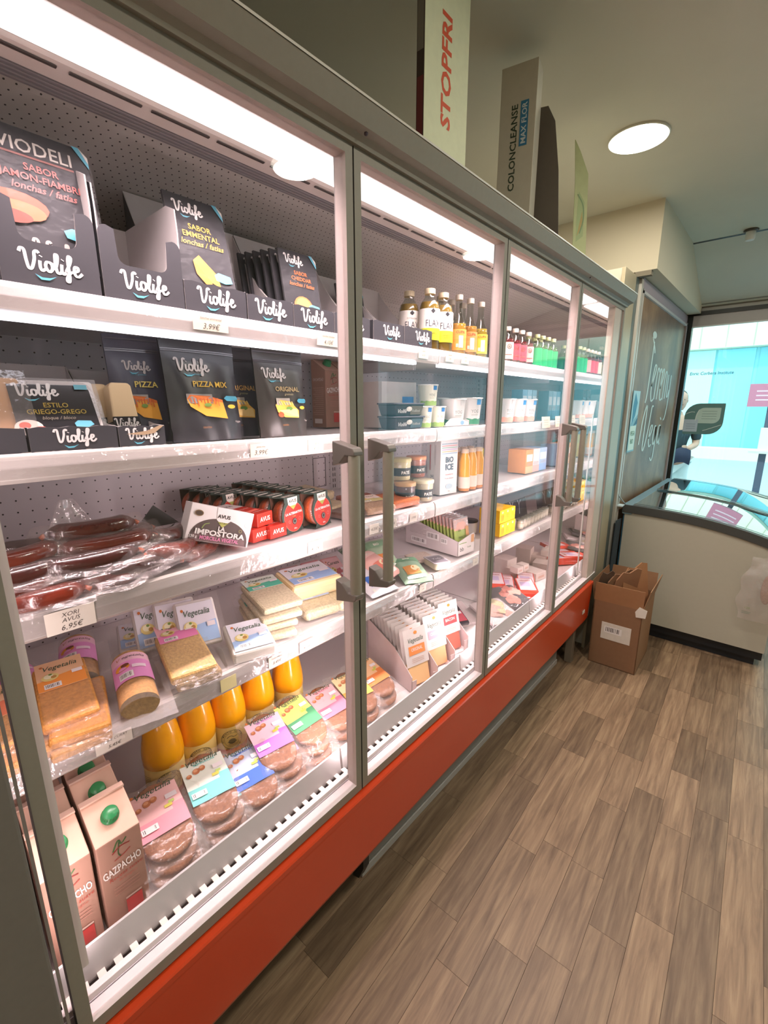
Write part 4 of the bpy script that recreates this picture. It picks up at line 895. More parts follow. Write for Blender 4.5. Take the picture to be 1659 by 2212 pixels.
# ================================================================== SHELF 3 (cured sausages, burger discs, jars)
def sausage(loc, rz, lab, bend=.02, L=.17, ry=0, rx=0, ends=1, rng=0, col='#4f170f'):
    t = thing('sausage_pack', lab, 'sausage pack', loc, (R(rx), R(ry), R(rz)), 'vacuum packed sausages on the third shelf')
    rd = random.Random(rng); n_ = 14
    pts = [(bend * math.sin(math.pi * i / n_) + rd.uniform(-.0007, .0007), (i / n_ - .5) * L, .018) for i in range(n_ + 1)]
    tp = [.25, .75] + [1] * (n_ - 3) + [.75, .25]
    MB().tube(pts, .0185, col, 12, taper=tp).build('sausage', SAUS, t)
    for e in (0, -1): MB().tube([pts[e], (pts[e][0] + .004, pts[e][1] * 1.10, .013)], .0045, '#b8562c', 6).build('tied_end', SAUS, t)
    def fs(top):
        def fn(u, v):
            y = (v - .5) * (L + .055); cx = bend * math.sin(math.pi * min(1, max(0, v))); x = (u - .5) * .064
            e = max(0, 1 - abs(x) / .021) * min(1, max(0, (1 - abs(2 * v - 1)) * 6)); w_ = noise.noise((x * 40 + rng, y * 30, 2)) * .006 * (1 - e)
            return (cx + x * (1 - .12 * math.cos(v * 9)), y + .004 * math.sin(u * 9 + rng), (.0345 * (1 - (1 - e) ** 2) if top else 0) + .004 + w_ + (.006 * abs(2 * u - 1) ** 2))
        return fn
    m = MB(); m.surf(fs(1), 12, 18, '#fff'); m.build('film', FILMG, t)
    bk = MB(); bk.surf(lambda u, v: (bend * math.sin(math.pi * v) + .020 + u * .013, (v - .5) * (L + .03), .012 - u * .006 + .003 * math.sin(v * 14 + rng)), 3, 16, '#d8bfc0'); bk.build('seal_edge', FILMB, t)
    return t
SA = [  # y, x, z, rz, bend, label
    (.262, -.285, 1.205, -3, .012, 'topmost packed dark sausage lying across the pile, with bright glossy seal'),
    (.275, -.262, 1.178, -4, .016, 'packed sausage directly beneath the topmost one'),
    (.225, -.240, 1.160, -8, .02, 'packed sausage in the upper middle of the pile, left end raised'),
    (.385, -.300, 1.165, 28, .03, 'packed sausage at the right of the pile slanting up to the vegetable pudding box'),
    (.395, -.265, 1.140, 34, .028, 'second slanting packed sausage at the right of the pile'),
    (.330, -.238, 1.135, 14, .02, 'packed sausage low in the middle of the pile near the shelf edge'),
    (.235, -.232, 1.122, -14, .018, 'lowest front packed sausage, near the XORI price card'),
    (.120, -.262, 1.185, 8, .02, 'packed orange-ended sausage at the top left of the pile'),
    (.115, -.245, 1.160, 2, .02, 'second packed sausage from the top at the left end'),
    (.105, -.238, 1.135, -6, .02, 'packed sausage lying low at the left picture edge'),
    (.135, -.226, 1.120, -16, .02, 'bottom left packed sausage beside the door frame'),
    (.200, -.320, 1.185, 6, .02, 'packed sausage at the back of the pile, left of the upright clear bag'),
    (.320, -.335, 1.170, 12, .02, 'packed sausage at the back right of the pile'),
    (.470, -.290, 1.116, 40, .02, 'small dark packed sausage in front of the vegetable pudding box'),
    (.200, -.262, 1.138, -4, .02, 'packed sausage hidden in the middle of the pile'),
    (.300, -.285, 1.128, 4, .02, 'packed sausage at the base of the pile, mostly hidden')]
for i, (y, x, z, rz, bd, lab) in enumerate(SA): sausage((x, y, z), rz, lab, bd, rng=i, L=.15 + .02 * (i % 3), rx=(-6 if i in (3, 4) else 0), ry=10, col=['#4f170f', '#6b2414', '#3c1210'][i % 3])
tb = MB().surf(lambda u, v: (-.02 * v + .004 * math.sin(u * 7), (u - .5) * .10 * (1 - .75 * v), v * .075), 8, 6, '#d8a890').build('upright_film_corner', FILMH, None, loc=(-.34, .245, 1.195)); tag(tb, 'clear pointed film corner of a bag standing up behind the sausage pile', 'film bag')
tb = MB().prism([(-.05, 0), (.05, 0), (.0, .05)], -.004, 0, 'x', '#2e2a2a').build('dark_corner_pack', FOIL, None, loc=(-.36, .415, 1.18), rot=(0, R(-15), 0)); tag(tb, 'dark triangular pack corner behind the right side of the sausage pile', 'sausage pack')

# white slanted box of vegetable blood pudding
t = thing('pudding_box', 'white box LA IMPOSTORA with brown arch and pink lettering, tilted on the sausages', 'food box', (-.245, .497, 1.142), (R(-19), R(-4), R(-8)))
MB().prism([(0, -.076), (0, .072), (-.045, .072), (-.045, -.076)], 0, .083, 'z', '#efe6e6', M=None).build('carton', CARD, t, .001)
a = Art(); hh = .083; P = [(-.072 + .142 * i / 20, 0) for i in range(21)]
a.poly([(-.070, .001), (.068, .001)] + [(-.001 + .069 * math.cos(R(8 + 164 * i / 18)), .001 + .056 * math.sin(R(8 + 164 * i / 18)) ** .8) for i in range(19)], '#5a4a48')
a.poly([(-.066, .001), (.064, .001), (.058, .022), (-.06, .022)], '#7b6263')
a.poly([(-.018, hh), (.020, hh), (.017, .054), (.001, .042), (-.015, .054)], '#efe6e6'); a.poly([(-.012, .050), (.014, .050), (.001, .038)], '#b8b45e'); a.text('NATURAL', .001, .046, .004, '#4e5a38', bold=.01)
a.text('AVUS', .001, .059, .0085, '#3a3330', bold=.03, w=.030); a.ell(-.057, .063, .010, .007, '#8a6e4c'); a.ell(-.057, .063, .008, .005, '#4e3c30'); a.text('LA', .0, .030, .010, WHT, bold=.03); a.text('IMPOSTORA', .0, .017, .012, WHT, bold=.035, w=.118)
a.text('MORCILLA VEGETAL', .0, .006, .0085, '#e888b4', bold=.02, w=.092); a.text('230 g', -.061, .008, .006, WHT, bold=.02)
a.stroke([(-.045, .03), (-.040, .04), (-.03, .044)], .002, '#8fa05a'); a.ring(.045, .036, .004, .001, '#a9a05e', 10); a.ring(.058, .052, .006, .0006, '#b9aaaa', 12)
a.build('print', face_x(0), t)
# red boxes behind
def redbox(loc, rz, lab, c='#d8382c', face='AVUS'):
    t = thing('sausage_box', lab, 'food box', loc, (0, 0, R(rz)))
    MB().box((-.165, -.028, 0), (0, .028, .034), c).build('carton', GLOSS, t, .001)
    a = Art(); a.text(face, 0, .012, .012, '#f3ddd6', bold=.02, w=.036); a.build('print', face_x(0), t)
    a = Art(); a.rect(-.028, .10, .028, .165, '#efe2e0'); a.text('AVUS', 0, .125, .012, '#2e2826', bold=.03, w=.03); a.poly([(-.02, .03), (.02, .035), (.018, .05), (-.02, .046)], '#f26a5c'); a.text('LA ALTERNATIVA', 0, .02, .006, '#f3ddd6', w=.04); a.text('SALCHICHA', 0, .07, .006, '#f3ddd6', w=.035)
    a.build('print', face_top(.034), t); return t
redbox((-.262, .625, 1.117), 9, 'lower left red box AVUS under the stacked red boxes'); redbox((-.255, .672, 1.117), 6, 'lower right red box AVUS beside the burger discs', '#c9342a')
redbox((-.272, .645, 1.152), 14, 'upper red and white box AVUS on top of the two red boxes', '#e23a2e')
redbox((-.30, .575, 1.117), 18, 'red and white box behind the white pudding box', '#dc3c30')

# burger discs in card sleeves
def disc(loc, lab, rz=14, group='sleeved burger discs on the third shelf'):
    t = thing('burger_disc', lab, 'burger disc', loc, (0, R(-4), R(rz)), group)
    M = Matrix.Rotation(R(90), 4, 'Y')
    MB().lathe([(.030, -.040), (.040, -.036), (.044, -.020), (.045, -.004), (.040, -.001), (.001, 0)], '#c9582a', 24, M=Matrix.Translation((-.002, 0, .047)) @ M).build('tub', FOOD, t)
    MB().lathe([(.0452, -.012), (.0475, -.008), (.0475, -.002), (.0452, -.001)], '#d8cac4', 24, M=Matrix.Translation((-.002, 0, .047)) @ M, cap=False).build('tub_rim', TUBM, t)
    s_ = MB(); pr_ = [(-.046, 0), (-.044, 0), (-.001, 0), (0, .002)]
    out = [(-.038, .0), (.038, 0)] + [(.048 * math.cos(R(q)), .047 + .047 * math.sin(R(q))) for q in range(-48, 49, 12)] + [(.033, .098), (-.033, .098)] + [(.048 * math.cos(R(q)), .047 + .047 * math.sin(R(q))) for q in range(132, 229, 12)]
    s_.prism(out, .0, .0015, 'x', '#33403a'); s_.box((-.046, -.033, .0965), (.001, .033, .098), '#38463e').box((-.046, -.036, 0), (.001, .036, .0015), '#33403a').prism([(-.034, .0), (.034, 0), (.034, .098), (-.034, .098)], -.047, -.0455, 'x', '#5a3a2c')
    s_.build('sleeve', CARD, t)
    a = Art(); a.ell(0, .042, .0405, .0405, '#b8332c', 26); a.ring(0, .042, .0405, .0010, '#d9806a', 26); a.poly([(-.021, .096), (.021, .096), (.019, .078), (0, .066), (-.019, .078)], '#ded6cc')
    a.text('AVUS', 0, .082, .0085, '#2d2724', bold=.03, w=.032); a.poly([(-.014, .074), (.014, .074), (0, .062)], '#9aa052'); a.text('LA ALTERNATIVA', 0, .050, .0065, WHT, bold=.03, w=.070); a.text('burger', 0, .043, .004, '#caa05a'); a.ell(0, .030, .009, .009, '#33302e', 14); a.ring(0, .030, .0065, .001, '#b8b0a8', 12); a.text('200 g', .0, .009, .004, WHT, bold=.02)
    a.ring(.022, .034, .005, .0006, '#d8a79a', 10); a.ring(-.022, .032, .004, .0006, '#d8a79a', 10)
    a.build('print', face_x(.0016), t)
    a = Art(); a.poly([(-.024, -.008), (.024, -.008), (.020, .010), (-.020, .010)], '#ded6cc'); a.text('AVUS', 0, -.005, .009, '#2d2724', bold=.03, w=.032)
    a.build('print', face_top(.098, -.012), t)
    return t
d0 = None
rows = [('right', .832, -.262, 8, .004), ('middle', .736, -.270, 8, .004)]
nms = ['front', 'second', 'third', 'fourth', 'fifth', 'sixth', 'seventh']
for rn, y, x, n_, dy in rows:
    for k in range(7):
        lab = f'{nms[k]} sleeved burger disc in the {"right" if rn == "right" else "left"} row, dark green sleeve'
        p = (x - .050 * k, y - .006 * k + (0 if rn == 'right' else -.006 * k), 1.116)
        if d0 is None: d0 = disc(p, lab)
        else: dup(d0, lab, p, (0, R(-4), R(14 + random.uniform(-3, 3))))
for k in range(4): dup(d0, f'{nms[k]} sleeved burger disc in the rear left row behind the red boxes', (-.44 - .048 * k, .655 - .006 * k, 1.116), (0, R(-4), R(14 + random.uniform(-3, 3))))

# flat packs and filled packs behind the door post and right of it
def flat_pack(loc, size, c, lab, rot=(0, 0, 0), film=None, label=None, name='food_pack', cat='food pack', foodc=True, group=None, bev=.006, texts=(), rng=0):
    """slab of food in a clear pouch, optional card label (colour, x0, x1, band)"""
    t = thing(name, lab, cat, loc, rot, group); dx, dy, dz = size
    MB().box((-dx / 2, -dy / 2, 0.001), (dx / 2, dy / 2, dz), c).build('block', FOOD if foodc else PLASTIC, t, bev)
    def sh(top):
        def fn(u, v):
            x = (v - .5) * (dx + .035); y = (u - .5) * (dy + .030); e = min(1, max(0, (dx / 2 + .004 - abs(x)) / .010)) * min(1, max(0, (dy / 2 + .004 - abs(y)) / .010)); w_ = noise.noise((x * 50 + rng, y * 50, 1)) * .004
            return (x, y, (dz + .0015) * e + (1 - e) * (dz * .35 + w_) if top else .0005 * e + (1 - e) * (dz * .35 + w_))
        return fn
    m = MB(); m.surf(sh(1), 18, 18, '#fff'); m.build('film', film or FILMB, t)
    if label:
        c1, c2, x0, x1, brand = label
        k = dz + .0022; lb = MB(); hw = dy * .44
        lb.box((x0, -hw, k), (x1, hw, k + .0006), c1)
        o = lb.build('label', INK, t); a = Art(); L = x1 - x0
        a.rect(-hw, -(x1), hw, -(x0 + L * .42), c2) if False else a.poly([(-hw, -x1), (hw, -x1), (hw, -x0 - L * .50), (0, -x0 - L * .56), (-hw, -x0 - L * .66)], c2)
        a.ell(-hw * .74, -x0 - L * .15, hw * .08, L * .04, '#d07a40', 8); a.text(brand, hw * .0, -x0 - L * .32, L * .16, '#3d5a44', bold=.004, shear=.3, w=hw * 1.5)
        a.barcode(-hw * .75, -x1 + L * .04, -hw * .05, -x1 + L * .20); a.ell(-hw * .45, -x0 - L * .58, hw * .36, L * .13, '#e8d48a'); a.ell(-hw * .5, -x0 - L * .55, hw * .2, L * .08, '#f3ecc8'); a.ell(-hw * .3, -x0 - L * .60, hw * .12, L * .05, '#b98a48'); a.ell(-hw*.42, -x0 - L * .50, hw * .08, L * .03, '#7a9a48')
        a.rect(hw * .45, -x0 - L * .66, hw * .9, -x0 - L * .54, '#f1e8ec')
        a.build('print', face_top(k + .0006), o)
    return t
flat_pack((-.46, .955, 1.150), (.12, .10, .030), '#cdbb98', 'grey-beige speckled vacuum block on the pack left of the first door post', (0, R(8), R(20)), texts=())
flat_pack((-.40, .965, 1.118), (.13, .10, .026), '#b9a183', 'flat beige pack with dark base under the speckled block', (0, 0, R(10)))
flat_pack((-.30, .95, 1.116), (.11, .09, .020), '#6b4a40', 'thin brown-edged pack beside the rightmost burger disc', (0, 0, R(4)))
flat_pack((-.30, 1.075, 1.118), (.13, .11, .026), '#c9a68a', 'pink-lidded pack with small green picture between post and door handle', (0, R(6), R(-14)), label=('#e8cfc8', '#cfc18a', -.06, .01, 'Vegetal'))
flat_pack((-.39, 1.11, 1.12), (.12, .13, .022), '#b0553a', 'red-orange sauce pack lying behind the door handle bar', (0, 0, R(-20)))
flat_pack((-.285, 1.185, 1.118), (.11, .13, .030), '#d0703a', 'clear pack of orange nuggets in front of the pate jars', (0, R(4), R(-6)), rng=4)
def jar(loc, lab, c, lidc, r=.036, h=.075, band='#3b3a38', txt='PATE', group=None, tub=True):
    t = thing('jar', lab, 'jar', loc, (0, 0, R(-22)), group)
    MB().lathe([(r * .86, 0), (r * .9, .003), (r * .98, h * .8), (r, h * .86)], c, 24).build('filling', PLASTIC, t)
    MB().lathe([(r * .88, -.001), (r * .93, .003), (r, h * .8), (r * 1.03, h * .87)], '#fff', 24, cap=False).build('glass', TUBM, t)
    MB().lathe([(r * 1.05, h * .86), (r * 1.05, h), (r * 1.0, h * 1.02), (.001, h * 1.02)], lidc, 26).build('lid', PLASTIC, t)
    lb = MB().lathe([(r * .965, h * .20), (r * .985, h * .58)], band, 28, cap=False).build('label', INK, t)
    a = Art(True); a.text(txt, 0, h * .30, h * .14, '#efe8dc', bold=.02); a.build('print', cyl(r * .99), lb); return t
PJ = [(-.262, 1.315, 1.116, '#cfc7a8', '#d9d4b4', 'pale pate jar front right with grey band'), (-.275, 1.225, 1.116, '#5b3328', '#c9a070', 'dark brown pate jar front left behind the nuggets'), (-.345, 1.26, 1.116, '#6b3a2c', '#c9a070', 'dark pate jar in the second row'),
      (-.345, 1.345, 1.116, '#c8bf9a', '#d9d4b4', 'pale pate jar in the second row beside the tall white carton'), (-.315, 1.25, 1.195, '#d9d0a0', '#c9c08a', 'pale pate jar stacked upper left with dark label'), (-.315, 1.34, 1.195, '#a8583a', '#c98a60', 'red-brown jar stacked beside the tall white carton')]
for x, y, z, c, lc, lab in PJ: jar((x, y, z), lab, c, lc, txt='PATÉ', group='pate jars on the third shelf')
def carton(loc, size, c, lab, prints, rot=0, name='carton_box', cat='food box', group=None, side=None, bev=.0012):
    t = thing(name, lab, cat, loc, (0, 0, R(rot)), group); dx, dy, dz = size
    MB().box((-dx, -dy / 2, 0), (0, dy / 2, dz), c).build('carton', CARD, t, bev)
    a = Art(); prints(a, dy, dz); a.build('print', face_x(0), t)
    if side: a = Art(); side(a, dx, dz); a.build('print', lambda u, v, d: (-dx / 2 + u, -dy / 2 - d, v), t)
    return t
def p_bio(a, w, h):
    for k in range(6): a.rect(-w * .45, h * (.93 - .035 * k), w * .45, h * (.945 - .035 * k), ['#7f9fae', '#c98a8a', '#8fb0a0', '#b9a0c0', '#c9b080', '#8fa8c0'][k])
    a.text('BiO', 0, h * .60, h * .10, '#5c6a74', bold=.04); a.text('ICE', 0, h * .46, h * .11, '#5c6a74', bold=.04); a.text('Strawberry', 0, h * .36, h * .035, '#b85a5a'); a.text('frozen dessert', 0, h * .29, h * .03, '#7a4a4a'); a.ell(0, h * .15, w * .2, h * .05, '#aebec6'); a.text('bio', 0, h * .05, h * .03, '#4a5a50')
def p_bios(a, w, h): a.rect(-w * .3, h * .45, -w * .22, h * .92, '#c97a7a'); a.rect(w * .1, h * .55, w * .16, h * .92, '#c9c0c0'); a.text('ICE', .0, h * .3, h * .07, '#6a747c', ang=90)
carton((-.255, 1.47, 1.116), (.07, .098, .208), '#dcd9d8', 'tall white carton BIO ICE beside the juice pouches', p_bio, -8, side=p_bios)
# yellow juice bottles
def small_juice(loc, lab):
    t = thing('juice_bottle', lab, 'juice bottle', loc, (0, 0, R(-28)), 'small yellow juice bottles on the third shelf')
    MB().lathe([(.020, 0), (.023, .003), (.0235, .05), (.0235, .115), (.022, .125), (.014, .150), (.013, .158)], '#f2a91a', 20, cc=['#d98a3a', '#d98a3a', '#f2a91a', '#f2a91a', '#f2a91a', '#f2a91a']).build('bottle', GLOSS, t)
    MB().lathe([(.0155, .152), (.0155, .168), (.001, .169)], '#e8c9b0', 16).build('cap', PLASTIC, t)
    MB().lathe([(.0239, .012), (.0239, .058)], '#ead9c8', 24, cap=False).build('label', INK, t); return t
sj = None
for i, (x, y) in enumerate(((-.250, 1.575), (-.250, 1.630), (-.250, 1.685), (-.305, 1.60), (-.305, 1.655), (-.305, 1.71))):
    lab = ['front left small yellow juice bottle beside the BIO ICE carton', 'front middle small yellow juice bottle', 'front right small yellow juice bottle', 'rear left small yellow juice bottle', 'rear middle small yellow juice bottle', 'rear right small yellow juice bottle'][i]
    if sj is None: sj = small_juice((x, y, 1.116), lab)
    else: dup(sj, lab, (x, y, 1.116), (0, 0, R(-28)))
def p_plain(c1, c2, t1=None):
    def f(a, w, h):
        a.rect(-w * .5, 0, w * .5, h * .30, c1); a.rect(-w * .4, h * .5, w * .4, h * .8, c2)
        if t1: a.text(t1, 0, h * .6, h * .09, '#5a4a48', w=w * .6)
        for k in range(3): a.rect(-w * .35, h * (.34 + .045 * k), w * .35, h * (.355 + .045 * k), '#a89a96')
    return f
carton((-.255, 2.21, 1.116), (.10, .075, .120), '#e8a060', 'orange and white carton at the third door, left of three', p_plain('#f0c090', '#f3e6d8'), -4)
carton((-.255, 2.29, 1.116), (.10, .075, .120), '#ecdcdc', 'white carton with pink print, middle of the three boxes', p_plain('#e8b8b0', '#f3e8e8'), -4)
carton((-.255, 2.38, 1.116), (.10, .085, .120), '#a9c4e4', 'light blue carton, right of the three boxes on the third shelf', p_plain('#8fb0dc', '#dfe8f3'), -4)
carton((-.31, 1.80, 1.116), (.08, .07, .150), '#c8b44a', 'yellow-green carton behind the second door post, third shelf', p_plain('#c9442c', '#e8d890'), 0)
carton((-.35, 2.0, 1.116), (.08, .10, .12), '#6f9a94', 'teal carton standing back on the third shelf behind the third door', p_plain('#4f8a84', '#9fc0ba'), 0)

# ================================================================== SHELF 4 (tofu and seitan)
Z4 = .850
VT = 'Vegetalia'
flat_pack((-.285, .175, Z4 + .044), (.175, .090, .022), '#dd9a4e', 'front orange tofu slab with orange label, topmost at the left of the fourth shelf', (0, R(10), R(-8)), label=('#f7c79c', '#f59a45', -.095, -.005, VT), film=FILMB, rng=1)
flat_pack((-.245, .185, Z4 + .020), (.16, .095, .022), '#c98a3e', 'orange tofu slab beneath the topmost orange labelled one', (0, R(6), R(-14)), rng=2)
flat_pack((-.235, .170, Z4 - .001), (.15, .095, .020), '#b98a58', 'lowest tofu slab in the left pile by the shelf rail', (0, R(3), R(-4)), rng=3)
flat_pack((-.30, .075, Z4 + .035), (.17, .085, .020), '#e0a868', 'orange labelled slab at the far left, cut by the door frame', (0, R(8), R(4)), label=('#f7c79c', '#f58c6a', -.085, .01, VT), rng=4)
flat_pack((-.25, .085, Z4 + .008), (.15, .09, .022), '#c08a50', 'crumbly brown slab at the far left under the cut-off label', (0, R(4), R(6)), rng=5)
def log_pack(loc, rot, lab, L=.17, r=.034, rng=0, full=True):
    t = thing('seitan_roll', lab, 'seitan roll', loc, rot)
    def fn(u, v):
        a_ = 2 * math.pi * u; return ((v - .5) * L, r * 1.05 * math.cos(a_), r * .85 * (1 + math.sin(a_)) + .001 * noise.noise((v * 8 + rng, u * 9, 0)))
    m = MB(); m.surf(fn, 24, 12, '#cf9a55'); e1 = [fn(k / 24, 1) for k in range(24)]; m.add(e1, [tuple(range(24))], '#8a7044'); e0 = [fn(k / 24, 0) for k in range(24)]; m.add(e0, [tuple(range(24))[::-1]], '#c99850')
    m.build('roll', FOOD, t)
    def sk_(uv, grow, a0, a1, x0, x1, c, cf=None, nm='film', mt=FILMB, nu=16, nv=8):
        q = MB(); q.surf(lambda u, v: (x0 + (x1 - x0) * v, (r * 1.05 + grow) * math.cos(R(a0 + (a1 - a0) * u)), r * .85 + (r * .85 + grow) * math.sin(R(a0 + (a1 - a0) * u))), nu, nv, c, cf=cf); return q.build(nm, mt, t)
    sk_(0, .002, -20, 200, -L / 2 - .02, L / 2 + .02, '#fff')
    lb = sk_(0, .0028, 20, 160, -L * .42, L * .18, '#f3a8d4', cf=lambda u, v: srgb('#f6c2d6') if v < .35 else srgb('#ee9ad6'), nm='label', mt=INK, nv=10)
    w_ = MB(); w_.surf(lambda u, v: ((v - .5) * (L + .06), (u - .5) * (2 * r * 1.05 + .055), .006 + .004 * noise.noise((u * 5 + rng, v * 6, 2))), 10, 14, '#fff'); w_.build('film_skirt', FILMH, t)
    def mp(u, v, d):
        th = math.pi / 2 - u / (r + .003); return (-v, (r * 1.05 + .003 + d) * math.cos(th), r * .85 + (r * .85 + .003 + d) * math.sin(th))
    a = Art(True); a.text('V', -.024, L * .30, .011, '#c47a50', shear=.3); a.text('egetalia', .006, L * .31, .009, '#5a4a50', shear=.3, w=.045); a.ell(-.018, L * .12, .015, .012, '#e89a30', 12); a.ell(-.012, L * .15, .008, .006, '#7a3a28', 10); a.rect(.0, L * .04, .026, L * .11, '#f6dcec'); a.barcode(-.026, -L * .15, .0, -L * .02); a.build('print', mp, lb)
    return t
log_pack((-.265, .292, Z4), (0, R(4), R(-14)), 'thick seitan roll with pink label, its cut brown end by the shelf rail', rng=2)
log_pack((-.43, .235, Z4 + .004), (0, R(4), R(-14)), 'seitan roll with pink label lying behind the nearest one', rng=5)
log_pack((-.42, .130, Z4 + .004), (0, R(4), R(10)), 'seitan roll at the far left back with magenta label in shade', rng=7)
flat_pack((-.275, .408, Z4 + .026), (.17, .098, .024), '#e0b878', 'pale orange tofu slab with pink label, top of the pair right of the seitan roll', (0, R(7), R(-12)), label=('#f6bcc8', '#ee88be', -.13, -.045, VT), rng=6)
flat_pack((-.262, .412, Z4), (.15, .098, .024), '#a08458', 'brown slab beneath the pale orange slab with pink label', (0, R(2), R(-10)), rng=7)
BL = ('#e6e4ee', '#a8c6ee', -.052, .055, VT)
flat_pack((-.36, .482, Z4 + .055), (.125, .098, .020), '#e6e0dc', 'light blue tofu pack leaning steeply, front one of the leaning three', (0, R(44), R(-16)), label=BL, foodc=False, rng=8, film=FILMB)
flat_pack((-.395, .445, Z4 + .058), (.125, .098, .020), '#e2dcd8', 'light blue tofu pack leaning behind the front leaning one', (0, R(46), R(-16)), label=BL, foodc=False, rng=9)
flat_pack((-.425, .405, Z4 + .058), (.125, .098, .020), '#e2dcd8', 'light blue tofu pack leaning, rearmost of the three', (0, R(46), R(-14)), label=BL, foodc=False, rng=10)
flat_pack((-.50, .385, Z4 + .002), (.12, .09, .020), '#d8d2d0', 'small blue-labelled pack lying far back behind the leaning tofu', (0, R(10), R(-16)), label=BL, foodc=False, rng=11)
flat_pack((-.250, .560, Z4 + .006), (.12, .105, .034), '#dcd8d0', 'light blue tofu pack lying flat at the rail, right of the leaning ones', (0, R(12), R(-18)), label=BL, foodc=False, rng=12)
GL = ('#dfe6dc', '#58bfa2', -.105, -.03, VT)
for k in range(4):
    flat_pack((-.325 - .008 * (k % 2), .665 + .008 * k, Z4 + .002 + .0215 * k), (.20 - .01 * k, .115, .019), '#e2d2b0', ['lowest', 'second from bottom', 'third from bottom', 'topmost'][k] + ' cream tofu slab in the green-labelled pile', (0, R(5), R(-20 + 3 * k)), label=GL, rng=13 + k)
flat_pack((-.30, .815, Z4 + .002), (.13, .12, .034), '#dccda8', 'rounded cream tofu block with blue print, right of the green-labelled pile', (0, R(8), R(-12)), label=('#e8e0d8', '#a9c0e6', -.07, .0, VT), rng=20, bev=.014)
flat_pack((-.36, .845, Z4 + .040), (.13, .17, .052), '#f0d6a4', 'large cream tofu brick on top with white and blue label', (0, R(6), R(-10)), label=('#ece8ee', '#9fbce8', -.06, .05, VT), rng=21, bev=.010, foodc=False)
flat_pack((-.27, .905, Z4 + .002), (.12, .10, .030), '#d8cba6', 'cream tofu block beside the first door post, fourth shelf', (0, R(4), R(-6)), rng=22, bev=.012)
for i, (x, y, c, lab) in enumerate(((-.50, .90, '#c9a0a0', 'pink plum-print packet at the back of the fourth shelf, left of the post'), (-.49, .985, '#d88a90', 'pink packet with dark round picture behind the cream brick'), (-.47, 1.06, '#e0a0a0', 'pink packet half hidden behind the door post'))):
    flat_pack((x, y, Z4 + .012), (.12, .075, .012), c, lab, (0, R(30), R(-10)), label=('#e6b8bc', '#b86a70', -.05, .05, 'Cereza'), rng=30 + i, foodc=False)
# pouches, second door
def soft(loc, rot, w, h, c, lab, band, pic, win=None, rng=0):
    t = thing('soft_pouch', lab, 'food pouch', loc, rot)
    def fn(u, v):
        e = (1 - (2 * u - 1) ** 4) * (1 - (2 * v - 1) ** 4); return ((.5 - v) * h, (u - .5) * w, .018 * e + .004 * noise.noise((u * 3 + rng, v * 4, 0)) + .003)
    m = MB(); m.surf(fn, 12, 14, c); m.surf(lambda u, v: (fn(u, v)[0], fn(u, v)[1], -.004 * math.sin(u * 3.1) * math.sin(v * 3.1)), 6, 6, c); m.build('bag', FOIL, t)
    a = Art()
    mp = lambda u, v, d: (-v, u, fn(min(1, max(0, u / w + .5)), min(1, max(0, .5 + v / h)))[2] + d + .0015)
    a.grid(-w * .5, h * .22, w * .5, h * .42, band, 8); a.grid(-w * .3, -h * .30, w * .2, h * .0, pic, 6); a.ell(w * .1, -h * .1, w * .16, h * .10, '#e8d8b0'); a.text('BIO', 0, h * .27, h * .07, '#f0ece0', bold=.02); a.rect(-w * .35, -h * .42, w * .3, -h * .34, '#f0ece6')
    a.build('print', mp, t); return t
soft((-.29, 1.055, Z4 + .02), (R(0), R(14), R(-6)), .12, .17, '#e8e2ea', 'white and blue squared pouch behind the first handle foot of the second door', '#b9cdf0', '#3d6fc4', rng=1)
soft((-.33, 1.13, Z4 + .045), (0, R(22), R(14)), .12, .16, '#f0b8b0', 'pink packet leaning on the green pouches, fourth shelf', '#f6d0c8', '#d87868', rng=2)
soft((-.26, 1.24, Z4 + .012), (0, R(12), R(-28)), .11, .17, '#8fae94', 'front green pouch with nut picture, open end toward the rail', '#6f9a7a', '#c98a4a', rng=3)
soft((-.37, 1.20, Z4 + .05), (0, R(34), R(-10)), .12, .16, '#9fb89a', 'green pouch with carrot picture leaning behind the handle', '#7fa484', '#d8823a', rng=4)
soft((-.43, 1.16, Z4 + .04), (0, R(30), R(8)), .12, .15, '#7a8a7c', 'dark grey-green pouch at the back of the fourth shelf', '#5a6a5c', '#a0704a', rng=5)
t = thing('spread_tub', 'small clear-lidded cream tub with grey print in front of the white carton', 'tub', (-.235, 1.375, Z4), (0, 0, R(-24)))
MB().prism(leaf(-.045, -.032, .045, .032, .012), 0, .024, 'z', '#e6dcc0').build('tub', PLASTIC, t, .002); MB().prism(leaf(-.048, -.035, .048, .035, .013), .024, .027, 'z', '#b8b2b4').build('lid', GLOSS, t)
a = Art(); a.rect(-.03, -.036, .03, .036, '#6f6a72'); a.text('Tofu', 0, .0, .014, '#d9d4d4', shear=.3); a.text('crema', 0, -.02, .008, '#c9c2c2'); a.build('print', face_top(.0272), t)
flat_pack((-.33, 1.40, Z4), (.10, .10, .012), '#d8c4b8', 'thin pale pack lying behind the small cream tub', (0, 0, R(-20)), rng=44)
